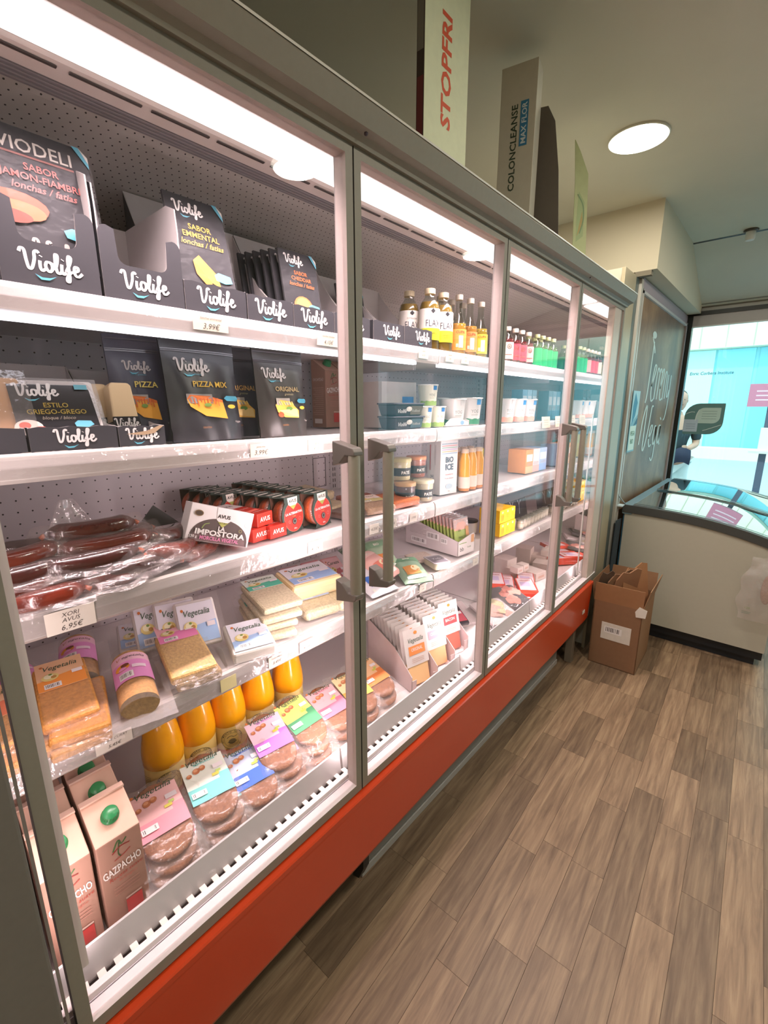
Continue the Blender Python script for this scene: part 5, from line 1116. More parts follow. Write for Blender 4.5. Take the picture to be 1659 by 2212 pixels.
# carton with green snack packets
t = thing('snack_carton', 'white slanted display carton full of green and pink packets at the second door', 'display box', (-.226, 1.575, Z4), (0, 0, R(-6)))
h_ = .056; m = MB(); m.box((-.30, -h_, 0), (0, h_, .003), '#ddd2d2')
wall_poly(m, [(-.30, .003), (-.30, .125), (0, .062), (0, .003)], 'y', -h_, -h_ + .003, '#dcd0d1', '#cdc2c2'); wall_poly(m, [(-.30, .003), (-.30, .125), (0, .062), (0, .003)], 'y', h_, h_ - .003, '#dcd0d1', '#cdc2c2')
wall_poly(m, [(-h_, 0), (h_, 0), (h_, .125), (-h_, .125)], 'x', -.30, -.297, '#dcd0d1', '#cdc2c2'); wall_poly(m, [(-h_, 0), (h_, 0), (h_, .075), (h_ - .012, .085), (-h_, .060)], 'x', 0, -.003, '#e2d8d6', '#cdc2c2'); m.build('carton', CARD, t)
a = Art(); a.text('bb', -.030, .018, .018, '#4a4a48', bold=.01); a.text('foods', .018, .026, .008, '#5a7a4a'); a.rect(.03, .045, .050, .078, '#d8a070'); a.rect(-.05, .05, .0, .053, '#8fae6a'); a.build('print', face_x(0), t)
a = Art()
for k in range(7): a.rect(-.12, .092 - k * .006, -.01 - (k % 3) * .015, .0935 - k * .006, '#a89c9c')
a.barcode(-.02, .045, .05, .075); a.barcode(.06, .040, .095, .062); a.barcode(-.11, .015, -.02, .038); a.build('print', lambda u, v, d: (-.15 + u, -h_ - d, v), t)
pk = None
for k in range(15):
    lab = ['front', 'second', 'third', 'fourth', 'fifth', 'sixth', 'seventh', 'eighth', 'ninth', 'tenth', 'eleventh', 'twelfth', 'thirteenth', 'fourteenth', 'rearmost'][k] + ' green-edged snack packet in the white slanted carton'
    loc = (-.238 - .0185 * k, 1.575 + .002 * k, Z4 + .012 + .002 * k); rt = (0, R(-10), R(-6))
    if pk is None:
        pk = thing('snack_packet', lab, 'snack packet', loc, rt, 'snack packets in the white slanted carton')
        MB().surf(lambda u, v: (.004 * math.sin(u * 3.14) * math.sin(v * 3.14), (u - .5) * .094, v * .135), 6, 6, '#e8b8a8', cf=lambda u, v: srgb('#a8b868') if v < .72 else srgb('#eab4a6')).build('front', FOIL, pk)
        MB().box((-.006, -.046, 0), (0, .046, .10), '#9fb060').build('card', CARD, pk); MB().box((-.005, -.047, .10), (.001, .047, .14), '#f0c8c0').build('film_top', FILMH, pk)
        a = Art(); a.text('bb', -.02, .085, .012, '#4a4a48'); a.rect(.02, .06, .04, .10, '#d8a070'); a.text('PANCAKE', .0, .055, .010, '#5a6a48', w=.06); a.build('print', face_x(.0045), pk)
    else: dup(pk, lab, loc, rt)
# third door, fourth shelf
yb = None
for k in range(3):
    for r_ in range(2):
        lab = ['left', 'middle', 'right'][k] + ' yellow tea box in the ' + ['lower', 'upper'][r_] + ' row of the yellow block'
        loc = (-.235 - .004 * r_, 1.915 + .052 * k, Z4 + .0635 * r_)
        if yb is None:
            yb = thing('yellow_box', lab, 'food box', loc, (0, 0, R(-3)), 'yellow boxes on the fourth shelf')
            MB().box((-.11, -.0255, 0), (0, .0255, .062), '#f3bd12').build('carton', CARD, yb, .001)
            a = Art(); a.ell(0, .050, .008, .006, '#f5de8a')
            for q in range(3): a.rect(-.012 + q * .010, .010, -.008 + q * .010, .040, '#c98f1a')
            a.build('print', face_x(0), yb)
        else: dup(yb, lab, loc, (0, 0, R(-3)))
gj = None
for i in range(9):
    y = 2.105 + .044 * i; lab = ['first', 'second', 'third', 'fourth', 'fifth', 'sixth', 'seventh', 'eighth', 'ninth'][i] + ' small glass jar in the row right of the yellow boxes'
    if gj is None: gj = jar((-.235, y, Z4), lab, '#a39d88', '#6a6c62', r=.019, h=.046, band='#b0a898', txt='', group='small jars at the third door')
    else: dup(gj, lab, (-.235 - .002 * i, y, Z4), (0, 0, R(-20)))
bl_ = thing('black_packs', 'black glossy packet with white antlers-like print behind the small jars', 'food pouch', (-.34, 2.22, Z4), (0, R(-12), 0))
MB().surf(lambda u, v: (.012 * math.sin(u * 3.14 * 3) * .3, (u - .5) * .42, v * .10), 18, 4, '#1d222c').build('bag', FOIL, bl_)
a = Art()
for q in range(4): a.stroke([(-.17 + q * .09, .02), (-.165 + q * .09, .07), (-.18 + q * .09, .10)], .003, '#c9d4dc'); a.stroke([(-.165 + q * .09, .07), (-.14 + q * .09, .095)], .0025, '#c9d4dc')
a.build('print', face_x(.006), bl_)
t = thing('white_tub', 'round white tub far back behind the green packets, fourth shelf', 'tub', (-.40, 1.88, Z4)); MB().lathe([(.040, 0), (.045, .055)], '#d9d4d4', 24).build('tub', PLASTIC, t); MB().lathe([(.047, .053), (.047, .060), (.001, .061)], '#3b3f42', 24).build('lid', PLASTIC, t)

# ================================================================== SHELF 2, right part (tubs) and SHELF 1 bottles
def butter(loc, lab, c2):
    t = thing('spread_tub', lab, 'tub', loc, (0, 0, R(-4)))
    MB().add([(-.034, -.060, 0), (.034, -.060, 0), (.034, .060, 0), (-.034, .060, 0), (-.041, -.068, .036), (.041, -.068, .036), (.041, .068, .036), (-.041, .068, .036)], [(0, 3, 2, 1), (4, 5, 6, 7), (0, 1, 5, 4), (1, 2, 6, 5), (2, 3, 7, 6), (3, 0, 4, 7)], '#35323a').build('tub', CARD, t, .003)
    MB().prism(leaf(-.044, -.071, .044, .071, .012), .036, .041, 'z', '#4a4850').build('lid', CARD, t, .001)
    a = Art(); mp = lambda u, v, d: (.0345 + .0065 * v / .036 + d + .0005, u, v); a.rect(.004, .004, .06, .032, c2); a.text('Violife', -.036, .010, .012, '#d9d6d4', bold=.02, shear=.2); a.text('VioBlock', .030, .013, .008, '#b9b4a8', shear=.2); a.ell(-.004, .022, .014, .008, '#d8d4c8'); a.ell(-.002, .025, .008, .004, '#f0ece0')
    a.build('print', mp, t); return t
butter((-.262, 1.185, 1.378), 'lower dark spread tub of the two stacked, teal patch', '#2f4f58'); butter((-.262, 1.183, 1.4195), 'upper dark spread tub of the two stacked, brown patch', '#5a5038')
def cup(loc, lab, r=.036, h=.072, c='#e2e0cc', grass='#8fae5a', corner='#2f6fb0', name='yogurt_cup', group=None, lid='#dcd8d2'):
    t = thing(name, lab, 'yogurt cup', loc, (0, 0, R(-25)), group)
    MB().lathe([(r * .80, 0), (r * .82, .002), (r * .84, h * .22), (r * .97, h * .96), (r, h * .98)], c, 26).build('cup', PLASTIC, t)
    MB().lathe([(r * 1.04, h * .96), (r * 1.05, h * .985), (r * 1.02, h), (.001, h)], lid, 26).build('lid', GLOSS, t)
    rr = lambda v: r * (.84 + .13 * max(0, (v / h - .22)) / .74) if v > h * .22 else r * (.82 + .02 * v / (h * .22))
    mp = lambda u, v, d: ((rr(v) + d + .0004) * math.cos(u / r), (rr(v) + d + .0004) * math.sin(u / r), v)
    a = Art(True)
    hs = [h * (.10 + .04 * math.sin(k * 1.9)) for k in range(15)]
    vs = [(-r * 1.4 + 2.8 * r * k / 14, y) for y in (None,) for k in range(15)]
    a._a([(-r * 1.4 + 2.8 * r * k / 14, h * .03) for k in range(15)] + [(-r * 1.4 + 2.8 * r * k / 14, h * .18 + hs[k] * .5) for k in range(15)], [(k, k + 1, 16 + k, 15 + k) for k in range(14)], grass)
    a.rect(r * .1, h * .74, r * .6, h * .93, corner); a.text('YOG', .0, h * .45, h * .12, '#8a8a80'); a.rect(-r * .3, h * .36, r * .3, h * .38, '#a8a89a'); a.build('print', mp, t); return t
cup((-.255, 1.292, 1.378), 'lower left cream yogurt cup with green meadow print beside the dark tubs', group='stacked cream yogurt cups'); c1_ = cup((-.255, 1.372, 1.378), 'lower right cream yogurt cup with green meadow print', group='stacked cream yogurt cups'); cup((-.258, 1.325, 1.451), 'upper cream yogurt cup standing on the two lower ones', group='stacked cream yogurt cups')
carton((-.34, 1.27, 1.378), (.10, .17, .155), '#d8cdc6', 'beige open carton with blue strip behind the stacked cups', lambda a, w, h: a.rect(w * .08, h * .1, w * .42, h * .68, '#4a86c8'), -6)
def bigtub(loc, lab, g1, strip, r=.058, h=.105, rot=-28):
    t = cup(loc, lab, r, h, '#e9e2de', g1, strip, 'yogurt_tub'); t['category'] = 'yogurt tub'; return t
bigtub((-.272, 1.505, 1.378), 'large white yogurt tub with green print, left one behind torn paper', '#4f8a5a', '#c9c4c0', .052, .10)
bigtub((-.272, 1.62, 1.378), 'large white yogurt tub with blue strip beside the second door post', '#3f7f55', '#3f86c4', .056, .105)
bigtub((-.39, 1.56, 1.378), 'large white yogurt tub in the rear row at the second door', '#4f8a5a', '#c9c4c0', .056, .105)
tp = thing('torn_card', 'pale torn cardboard corner with blue mark before the large white tubs', 'display box', (-.222, 1.455, 1.378), (0, 0, R(-4)))
m = MB(); wall_poly(m, [(-.06, 0), (.085, 0), (.085, .012), (.06, .020), (.02, .030), (-.03, .028), (-.06, .010)], 'x', 0, -.003, '#d8d0cc', '#c9c0bc'); wall_poly(m, [(0, 0), (0, .02), (-.10, .045), (-.10, 0)], 'y', .082, .085, '#cfc6c2', '#c9c0bc'); m.box((-.10, -.06, 0), (0, .085, .002), '#cfc6c2'); m.build('carton', CARD, tp)
a = Art(); a.ell(.04, .012, .012, .008, '#7fa0c8'); a.build('print', face_x(0), tp)
for i, (y, g) in enumerate(((1.93, '#f0a48c'), (2.045, '#e89a88'), (2.16, '#f0b09a'))):
    bigtub((-.275, y, 1.378), ['left', 'middle', 'right'][i] + ' large white yogurt tub with peach print at the third door', g, ['#e8dcd8', '#3f86c4', '#4f8ec8'][i], .055, .105)
for i, (y, c) in enumerate(((2.27, '#8fc0d8'), (2.33, '#a9cfe0'), (2.39, '#9fc4d4'))):
    carton((-.33, y, 1.378), (.06, .055, .155), c, ['left', 'middle', 'right'][i] + ' tall light blue milk carton at the back of the third door', p_plain('#6fa8c8', '#e0eef3'), 0, name='milk_carton', cat='carton')
for i, (y, w_) in enumerate(((2.235, .10), (2.40, .09))):
    m = MB().box((0, -w_ / 2, 0), (.001, w_ / 2, .055), '#d9cbb4').build('paper_sign', CARD, None, loc=(-.193, y, 1.345), rot=(0, R(-6), 0)); tag(m, ['cream handwritten paper sign hung on the second shelf rail at the third door', 'cream paper sign on the second shelf rail near the mirror end'][i], 'paper sign')
    a = Art()
    for k in range(3): a.rect(-w_ * .3, .014 + k * .012, w_ * .3, .0155 + k * .012, '#9a8a74')
    a.build('handwriting', face_x(.001), m)

def bottle(loc, lab, prof, liq, liqz, lab_c, name='bottle', cat='bottle', cap='#c9bfb0', capr=.013, capz=(.19, .21), labz=(.05, .11), group=None, art=None, band=None, rot=-30):
    t = thing(name, lab, cat, loc, (0, 0, R(rot)), group)
    MB().lathe(prof, '#fff', 22).build('glass', BOTGLASS, t)
    inner = [(max(.001, r_ - .0025), z_ + .001) for r_, z_ in prof if z_ < liqz]; inner.append((inner[-1][0], liqz))
    MB().lathe(inner, liq, 20).build('drink', GLOSS, t)
    MB().lathe([(capr, capz[0]), (capr, capz[1]), (capr * .9, capz[1] + .001), (.001, capz[1] + .001)], cap, 20).build('cap', ALU, t)
    R_ = max(r_ for r_, z_ in prof)
    cs = [lab_c] if not band else [band, lab_c]; pr_ = [(R_ + .0004, labz[0]), (R_ + .0004, labz[1])] if not band else [(R_ + .0004, labz[0]), (R_ + .0004, labz[0] + (labz[1] - labz[0]) * .38), (R_ + .0004, labz[1])]
    lb = MB().lathe(pr_, lab_c, 28, cap=False, cc=cs).build('label', INK, t)
    if art: a = Art(True); art(a, R_, labz); a.build('print', cyl(R_ + .0006), lb)
    return t
FP_ = [(.032, 0), (.0345, .004), (.0345, .128), (.031, .145), (.020, .162), (.0165, .168), (.0165, .182)]
def art_flax(a, r, lz): a.text('FLAX', 0, .072, .022, '#2f2a3c', w=.052, bold=-.005); a.poly([(0, .128), (.008, .120), (0, .112), (-.008, .120)], '#2a2a30'); a.text('KOMBUCHA', 0, .101, .005, '#8a8682', w=.036); a.text('Jengibre', 0, .050, .006, '#5a5a20', shear=.2); a.text('Limon', 0, .042, .006, '#5a5a20', shear=.2)
b0 = bottle((-.252, 1.318, 1.634), 'front left wide bottle with white label and yellow band', FP_, '#9a7a34', .150, '#e9e4dc', band='#cdd02c', labz=(.030, .128), capz=(.176, .192), capr=.018, name='kombucha_bottle', group='bottles with yellow bands on the top shelf', art=art_flax, rot=-34, cap='#d8c8a8')
dup(b0, 'front right wide bottle with white label and yellow band', (-.250, 1.395, 1.634), (0, 0, R(-30))); dup(b0, 'rear bottle with yellow band, amber glass half hidden by the tray', (-.325, 1.300, 1.634), (0, 0, R(-34)))
CP_ = [(.026, 0), (.029, .004), (.029, .085), (.026, .105), (.017, .128), (.0125, .150), (.0115, .195)]
def art_cup(a, r, lz): a.text('CUPA', 0, lz[1] - .014, .009, '#b0402c', bold=.02, w=.034); a.rect(-.006, lz[0] + .008, .010, lz[1] - .022, '#f3e8e0'); a.rect(-.016, lz[0] + .01, -.008, lz[0] + .022, '#8fc0b0')
k0 = None
for i, (x, y, lc, li) in enumerate(((-.250, 1.495, '#e8964a', '#c8923c'), (-.250, 1.573, '#e8874a', '#b8823c'), (-.250, 1.652, '#d8b83c', '#a8903c'), (-.315, 1.47, '#d88a48', '#a87838'), (-.315, 1.545, '#d88a48', '#a87838'), (-.315, 1.625, '#c9a83c', '#988438'))):
    bottle((x, y, 1.634), ['left', 'middle', 'right'][i % 3] + ' long-necked bottle in the ' + ['front', 'rear'][i // 3] + ' row, ' + ['orange label', 'red-orange label', 'yellow label'][i % 3], CP_, li, .105, lc, labz=(.014, .085), capz=(.186, .203), capr=.0135, name='soda_bottle', group='long-necked bottles on the top shelf', art=art_cup, rot=-40)
RP_ = [(.024, 0), (.0265, .004), (.0265, .082), (.024, .095), (.014, .112), (.0115, .120), (.0115, .135)]
def art_red(a, r, lz): a.ring(.002, .062, .010, .002, '#6a1f28', 12); a.text('RS', .004, .056, .010, '#6a1f28', bold=.02); a.rect(-.014, .028, .016, .031, '#8a4a44')
for i, (y, lc) in enumerate(((1.885, '#dcd4c0'), (1.955, '#e8344a'), (2.02, '#e8304c'), (2.09, '#d8a8a0'))):
    bottle((-.250, y, 1.634), ['cream-labelled', 'red-labelled', 'second red-labelled', 'pink-labelled'][i] + ' small soda bottle beside the green ones, third door', RP_, '#7a2c34', .095, lc, labz=(.012, .080), capz=(.128, .143), capr=.013, name='soda_bottle', group='small red soda bottles on the top shelf', art=art_red, rot=-46, cap='#dcd0c0')
for i, (x, y) in enumerate(((-.245, 2.175), (-.245, 2.24), (-.245, 2.305), (-.245, 2.37), (-.30, 2.20), (-.30, 2.27), (-.30, 2.34))):
    bottle((x, y, 1.634), ['first', 'second', 'third', 'fourth'][i % 4 if i < 4 else i - 4] + ' small soda bottle with green label in the ' + ('front' if i < 4 else 'rear') + ' row', RP_, '#5a6a3c', .100, '#1f9a58', labz=(.004, .082), capz=(.128, .143), capr=.013, name='soda_bottle', group='small green soda bottles on the top shelf', rot=-46, cap='#a8b080')

# ================================================================== BOTTOM TRAY, right part
ZT_ = .488
def slice_card(loc, rot, lab, c, word, foodc, group, mk=None):
    if mk: return dup(mk, lab, loc, rot)
    t = thing('slice_packet', lab, 'slice pack', loc, rot, group)
    MB().box((-.003, -.044, .0), (0, .044, .095), foodc).build('slices', PLASTIC, t, .001)
    MB().surf(lambda u, v: (.003, (u - .5) * .106, v * .205 - .004), 4, 6, '#fff').build('film', FILMS, t)
    MB().box((.001, -.050, .068), (.0018, .050, .198), '#dcd4d0').build('card', INK, t)
    a = Art(); a.ell(.004, .182, .008, .006, '#e0903c'); a.text('Vegetalia', 0, .150, .017, '#3f5a4a', shear=.3, w=.070); a.rect(-.034, .106, .038, .138, c); a.text(word, .002, .119, .012, '#f3e6e0', bold=.01, w=.050)
    for k in range(3): a.rect(-.026, .092 - k * .006, .028, .0938 - k * .006, '#c9a898')
    a.build('print', face_x(.0018), t); return t
def white_tray(loc, rot, w, lab, depth=.27):
    t = thing('display_tray', lab, 'display box', loc, (0, 0, R(rot))); h = w / 2; m = MB(); c = '#e4cfcd'
    m.box((-depth, -h, 0), (0, h, .002), c)
    side = [(-depth, 0), (-depth, .175), (-.10, .13), (0, .060), (0, 0)]
    wall_poly(m, side, 'y', -h, -h + .0025, c, '#e6cfcf'); wall_poly(m, side, 'y', h, h - .0025, c, '#e6cfcf'); wall_poly(m, [(-h, 0), (h, 0), (h, .175), (-h, .175)], 'x', -depth, -depth + .0025, c, c)
    wall_poly(m, [(-h, 0), (-h + .02, 0), (-h + .022, .045), (-h, .045)], 'x', 0, -.0025, c, c); wall_poly(m, [(h - .02, 0), (h, 0), (h, .045), (h - .022, .045)], 'x', 0, -.0025, c, c); m.build('carton', CARD, t); return t
WT = [(1.150, -.130, '#f0904a', 'ORIGINAL', '#f0c890', 'orange', 12), (1.285, -.145, '#e8a0b0', 'CHORIZO', '#e8b080', 'pink', 12), (1.415, -.165, '#b8484c', 'BACON', '#b86a5a', 'dark red', 10)]
ordn = ['front', 'second', 'third', 'fourth', 'fifth', 'sixth', 'seventh', 'eighth', 'ninth', 'tenth', 'eleventh', 'rearmost']
for y, x, c, wd, fc, nm, n_ in WT:
    white_tray((x + .012, y, ZT_), -13, .120, f'pale pink-white slanted tray holding the {nm} slice packets'); mk = None
    for k in range(n_):
        q = slice_card((x - .006 - .0215 * k, y + .0050 * k, ZT_ + .010 + .001 * k), (0, R(-14), R(-13)), f'{ordn[k]} slice packet with {nm} panel in its slanted tray', c, wd, fc, f'slice packets with {nm} panels', mk)
        mk = mk or q
# orange and yellow salads in front of the trays are part of the burger row above; dark label pack behind
flat_pack((-.33, 1.62, ZT_ + .03), (.16, .13, .02), '#3c3040', 'dark pack with pink figures and price print behind the slice trays', (0, R(14), R(-30)), label=('#3b2f3a', '#d8586a', -.07, .07, 'VegUS'), foodc=False, rng=50)
flat_pack((-.33, 1.68, ZT_ + .005), (.18, .15, .022), '#e8d8dc', 'glossy white pack under the dark figure pack', (0, R(10), R(-30)), foodc=False, rng=51)
def meat(loc, rot, size, lab, c1, c2, tray, rng):
    t = thing('meat_tray', lab, 'meat pack', loc, rot); dx, dy = size
    m = MB(); m.prism(leaf(-dx / 2, -dy / 2, dx / 2, dy / 2, .02), 0, .012, 'z', tray); m.build('tray', PLASTIC, t, .002)
    rd = random.Random(rng)
    for k in range(5):
        cx, cy = rd.uniform(-.28, .28) * dx, rd.uniform(-.3, .3) * dy; r_ = rd.uniform(.028, .042)
        sl_ = MB(); sl_.surf(lambda u, v: (r_ * v * math.cos(6.2832 * u) * (1 + .15 * math.sin(u * 19)), r_ * v * math.sin(6.2832 * u), .003 * math.sin(u * 25 + rng) * v + .004 * (1 - v)), 18, 3, [c1, c2][k % 2]); sl_.build('slice', FOOD, t, loc=(cx, cy, .014 + k * .002))
    MB().surf(lambda u, v: ((v - .5) * (dx + .01), (u - .5) * (dy + .01), .024 * min(1, (1 - abs(2 * u - 1)) * 5) * min(1, (1 - abs(2 * v - 1)) * 5) ** .7 + .003 + .002 * noise.noise((u * 9 + rng, v * 9, 1))), 18, 18, '#fff').build('film', FILM, t)
    return t
meat((-.19, 1.80, ZT_ + .004), (0, R(9), R(-18)), (.20, .20), 'lowest meat-free slices tray at the third door, green-flecked', '#e8a08c', '#c9c48a', '#d8d0d0', 1)
meat((-.185, 1.79, ZT_ + .030), (0, R(9), R(-22)), (.18, .17), 'clear pack of pink and green slices on the lowest tray, beside the post', '#eab0a0', '#d8d0a0', '#e8dcdc', 2)
meat((-.205, 1.955, ZT_ + .035), (0, R(9), R(-24)), (.20, .19), 'black tray of pink slices under glossy film at the third door', '#e0806c', '#e8a894', '#23242a', 3)
meat((-.22, 1.96, ZT_ + .006), (0, R(6), R(-20)), (.19, .18), 'tray beneath the black tray of pink slices', '#d88a78', '#e0b0a0', '#3a3b40', 4)
rb = None
RBX = [(-.20, 2.10, .0, -60), (-.28, 2.05, .0, -58), (-.20, 2.16, .022, -62), (-.30, 2.12, .022, -60), (-.22, 2.22, .0, -60), (-.33, 2.20, .0, -58), (-.24, 2.24, .022, -62), (-.34, 2.08, .044, -60)]
for i, (x, y, dz, rz) in enumerate(RBX):
    lab = ['lowest left', 'lowest left rear', 'upper left', 'upper rear', 'lowest right', 'lowest right rear', 'upper right', 'topmost rear'][i] + ' flat red and white box in the heap on the bottom tray'
    if rb is None:
        rb = thing('red_box', lab, 'food box', (x, y, ZT_ + .004), (0, R(4), R(rz)), 'flat red boxes on the bottom tray')
        MB().box((-.09, -.045, 0), (.09, .045, .020), '#e2503c').build('carton', GLOSS, rb, .001)
        a = Art(); a.rect(-.040, -.05, .040, .085, '#e9d4da'); a.rect(-.03, -.01, .02, .04, '#c8b4d4'); a.text('VEGAN', 0, .055, .012, '#b8402c', bold=.02); a.build('print', face_top(.020), rb)
    else: dup(rb, lab, (x, y, ZT_ + .004 + dz), (0, R(4), R(rz + (i % 3) * 4)))
for i, (x, y, z, s_) in enumerate(((-.30, 2.33, .0, (.09, .075, .06)), (-.285, 2.265, .062, (.05, .05, .035)), (-.28, 2.33, .062, (.05, .05, .035)), (-.22, 2.40, .0, (.12, .10, .045)), (-.38, 2.36, .0, (.09, .09, .10)))):
    carton((x, y, ZT_ + z), s_, '#eadcd4', ['low white box under the two small cream cubes', 'left small cream cube box', 'right small cream cube box', 'white open tray box at the mirror end', 'tallest white box at the back by the mirror end'][i], lambda a, w, h: a.rect(-w * .3, h * .3, w * .3, h * .6, '#dcb8a8'), -10)

# ================================================================== ON TOP OF THE FRIDGE
t = thing('fridge_top_sign', 'tall narrow pale box reading STOPFRI in red upward letters, nearest on the fridge', 'box', (-.045, 1.085, 1.992), (0, 0, R(0)))
MB().box((-.022, -.093, 0), (0, .093, .50), '#e9ecc8').box((-.022, -.094, 0), (-.0005, -.0932, .50), '#4d4038').build('carton', CARD, t, .001)
a = Art(); a.text('STOPFRI', .010, .126, .040, '#e05a34', 'l', bold=.028, w=.232, ang=90); a.build('print', lambda u, v, d: (d, u + .004, v + .0), t)
a = Art(); a.rect(-.009, .05, .009, .2, '#7a3a3a'); a.rect(-.009, .25, .009, .45, '#8a8478'); a.build('print', lambda u, v, d: (-.011 + u, -.094 - d, v), t)
t = thing('supplement_box', 'white glossy box reading COLONCLEANSE MAX FLOR, second on the fridge', 'box', (-.065, 1.50, 1.992), (0, 0, R(-78)))
MB().box((-.065, -.056, 0), (0, .054, .465), '#d3cdbb').build('carton', GLOSS, t, .0015)
a = Art(); a.text('COLONCLEANSE', -.001, .125, .019, '#3b4a36', 'l', bold=.02, w=.235, ang=90); a.rect(.008, .245, .032, .365, '#3f86b0'); a.text('MAX FLOR', .027, .250, .015, '#dfe8ea', 'l', bold=.02, w=.11, ang=90); a.build('print', lambda u, v, d: (d, u, v), t)
t = thing('dark_board', 'dark slanting board standing behind the white supplement box on the fridge', 'board', (.0, 1.62, 1.992), (0, 0, R(-70)))
MB().prism([(-.085, 0), (.040, 0), (.025, .20), (.004, .34), (-.02, .385), (-.085, .385)], -.010, 0, 'x', '#5d554a').build('board', CARD, t)
t = thing('green_card', 'narrow pale green card with slanted top standing on the far end of the fridge', 'card', (-.01, 1.96, 1.992), (R(0), R(-5), R(-50)))
MB().prism([(-.022, 0), (.030, 0), (.022, .32), (-.012, .40), (-.034, .44), (-.026, .30)], -.004, 0, 'x', '#d3dfae').build('sheet', CARD, t)
a = Art(); a.poly([(-.012, .08), (.014, .10), (.014, .22), (-.01, .26), (-.014, .16)], '#b9cf9a'); a.poly([(-.01, .10), (.012, .14), (.006, .19)], '#c9b87a'); a.stroke([(-.014, .25), (.008, .21), (.012, .16), (0, .11)], .004, '#8fae84'); a.build('print', face_x(0), t)

# ================================================================== CHEST FREEZER
fx0, fx1, fy0, fy1 = 0.0, .80, 3.10, 4.50
def ftop(x): u = (x - fx0) / (fx1 - fx0); return .845 - .012 * u - .105 * u ** 2.6
fr_ = thing('chest_freezer', 'white chest freezer with curved sliding glass lids under the shop window', 'freezer', ((fx0 + fx1) / 2, (fy0 + fy1) / 2, 0), (0, 0, R(0)))
def FZ(name, mb, mat, bevel=0): return mb.build(name, mat, fr_, bevel, loc=(-(fx0 + fx1) / 2, -(fy0 + fy1) / 2, 0))
n_ = 14; xs = [fx0 + (fx1 - fx0) * i / n_ for i in range(n_ + 1)]
prof = [(x, ftop(x) - .05) for x in xs]
b = MB(); b.prism([(fx0 + .01, .10), (fx1 - .005, .10)] + [(x if 0 < i < n_ else (fx0 + .01 if i == 0 else fx1 - .005), ftop(x) - .048) for i, x in reversed(list(enumerate(xs)))], fy0 + .006, fy0 + .05, 'y', '#bdb9aa')
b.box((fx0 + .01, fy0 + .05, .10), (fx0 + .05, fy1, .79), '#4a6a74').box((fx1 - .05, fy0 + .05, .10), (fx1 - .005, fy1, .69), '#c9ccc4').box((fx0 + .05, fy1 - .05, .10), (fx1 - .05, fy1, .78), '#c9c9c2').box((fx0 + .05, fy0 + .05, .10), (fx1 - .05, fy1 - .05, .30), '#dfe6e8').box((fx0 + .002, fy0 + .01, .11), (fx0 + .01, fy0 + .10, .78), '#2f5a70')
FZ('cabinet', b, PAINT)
FZ('plinth', MB().box((fx0 + .04, fy0 + .05, 0), (fx1 - .04, fy1 - .03, .10), '#22262c').box((fx0 + .01, fy0 + .03, .045), (fx1 - .01, fy0 + .06, .10), '#22262c'), PAINT)
# rim: curved band at both ends and along the sides
rim = MB()
for ya, yb_ in ((fy0 - .004, fy0 + .035), (fy1 - .03, fy1)):
    top_ = [(x, ftop(x)) for x in xs]; bot = [(x, ftop(x) - .05) for x in reversed(xs)]
    rim.prism(top_ + bot, ya, yb_, 'y', '#4d4e4c')
rim.box((fx0 - .004, fy0, .785), (fx0 + .05, fy1, ftop(fx0)), '#7f9aa4').box((fx1 - .03, fy0, .655), (fx1 + .004, fy1, ftop(fx1) + .003), '#5a6468')
FZ('rim', rim, ALU, .002)
for i, (ya, yb_, dz) in enumerate(((fy0 + .035, fy0 + .72, .004), (fy0 + .70, fy1 - .03, .012))):
    g = MB(); g.surf(lambda u, v: (fx0 + .05 + (fx1 - fx0 - .08) * u, ya + (yb_ - ya) * v, ftop(fx0 + .05 + (fx1 - fx0 - .08) * u) + dz - .004), 14, 1, '#fff')
    o = FZ('glass_lid', g, LIDGLASS)
    fm = MB()
    for y_ in (ya, yb_ - .022):
        fm = MB(); fm.surf(lambda u, v, y_=y_: (fx0 + .05 + (fx1 - fx0 - .08) * u, y_ + .022 * v, ftop(fx0 + .05 + (fx1 - fx0 - .08) * u) + dz), 14, 1, '#33383a'); fm.build('lid_frame', PLASTIC, o)
    hd_ = MB(); hd_.surf(lambda u, v: (fx0 + .52 + .22 * u, yb_ - .03 - .055 * math.sin(math.pi * u) * v, ftop(fx0 + .52 + .22 * u) + dz + .004), 12, 2, '#3b4448'); hd_.build('lid_grip', PLASTIC, o)
pk_c = ['#c9e6e8', '#b8402c', '#e8e4d8', '#3f8a58', '#e8c860', '#d8e8f0', '#8fb8d8', '#e0d8c8']
for i in range(14):
    x = fx0 + .15 + .13 * (i % 4); y = fy0 + .17 + .29 * (i // 4); 
    m = MB().prism(leaf(-.055, -.12, .055, .12, .012), 0, .05, 'z', pk_c[(i * 3) % 8]).build('frozen_bag', FOIL, None, .004, loc=(x, y, .30 + .16 + .02 * (i % 3)), rot=(R((i * 37) % 11 - 5), R((i * 23) % 15 - 7), R((i * 41) % 40 - 20)))
    tag(m, ['pale blue', 'red', 'cream', 'green', 'yellow', 'icy white', 'sky blue', 'beige'][(i * 3) % 8] + ' frozen bag in the freezer, ' + ['wall side', 'left of middle', 'right of middle', 'aisle side'][i % 4] + ', ' + ['nearest row', 'second row', 'third row', 'window row'][i // 4], 'frozen food', 'frozen food bags in the chest freezer')
sup = FZ('basket', MB().box((fx0 + .06, fy0 + .06, .40), (fx1 - .06, fy1 - .06, .455), '#cfd8da'), PAINT)
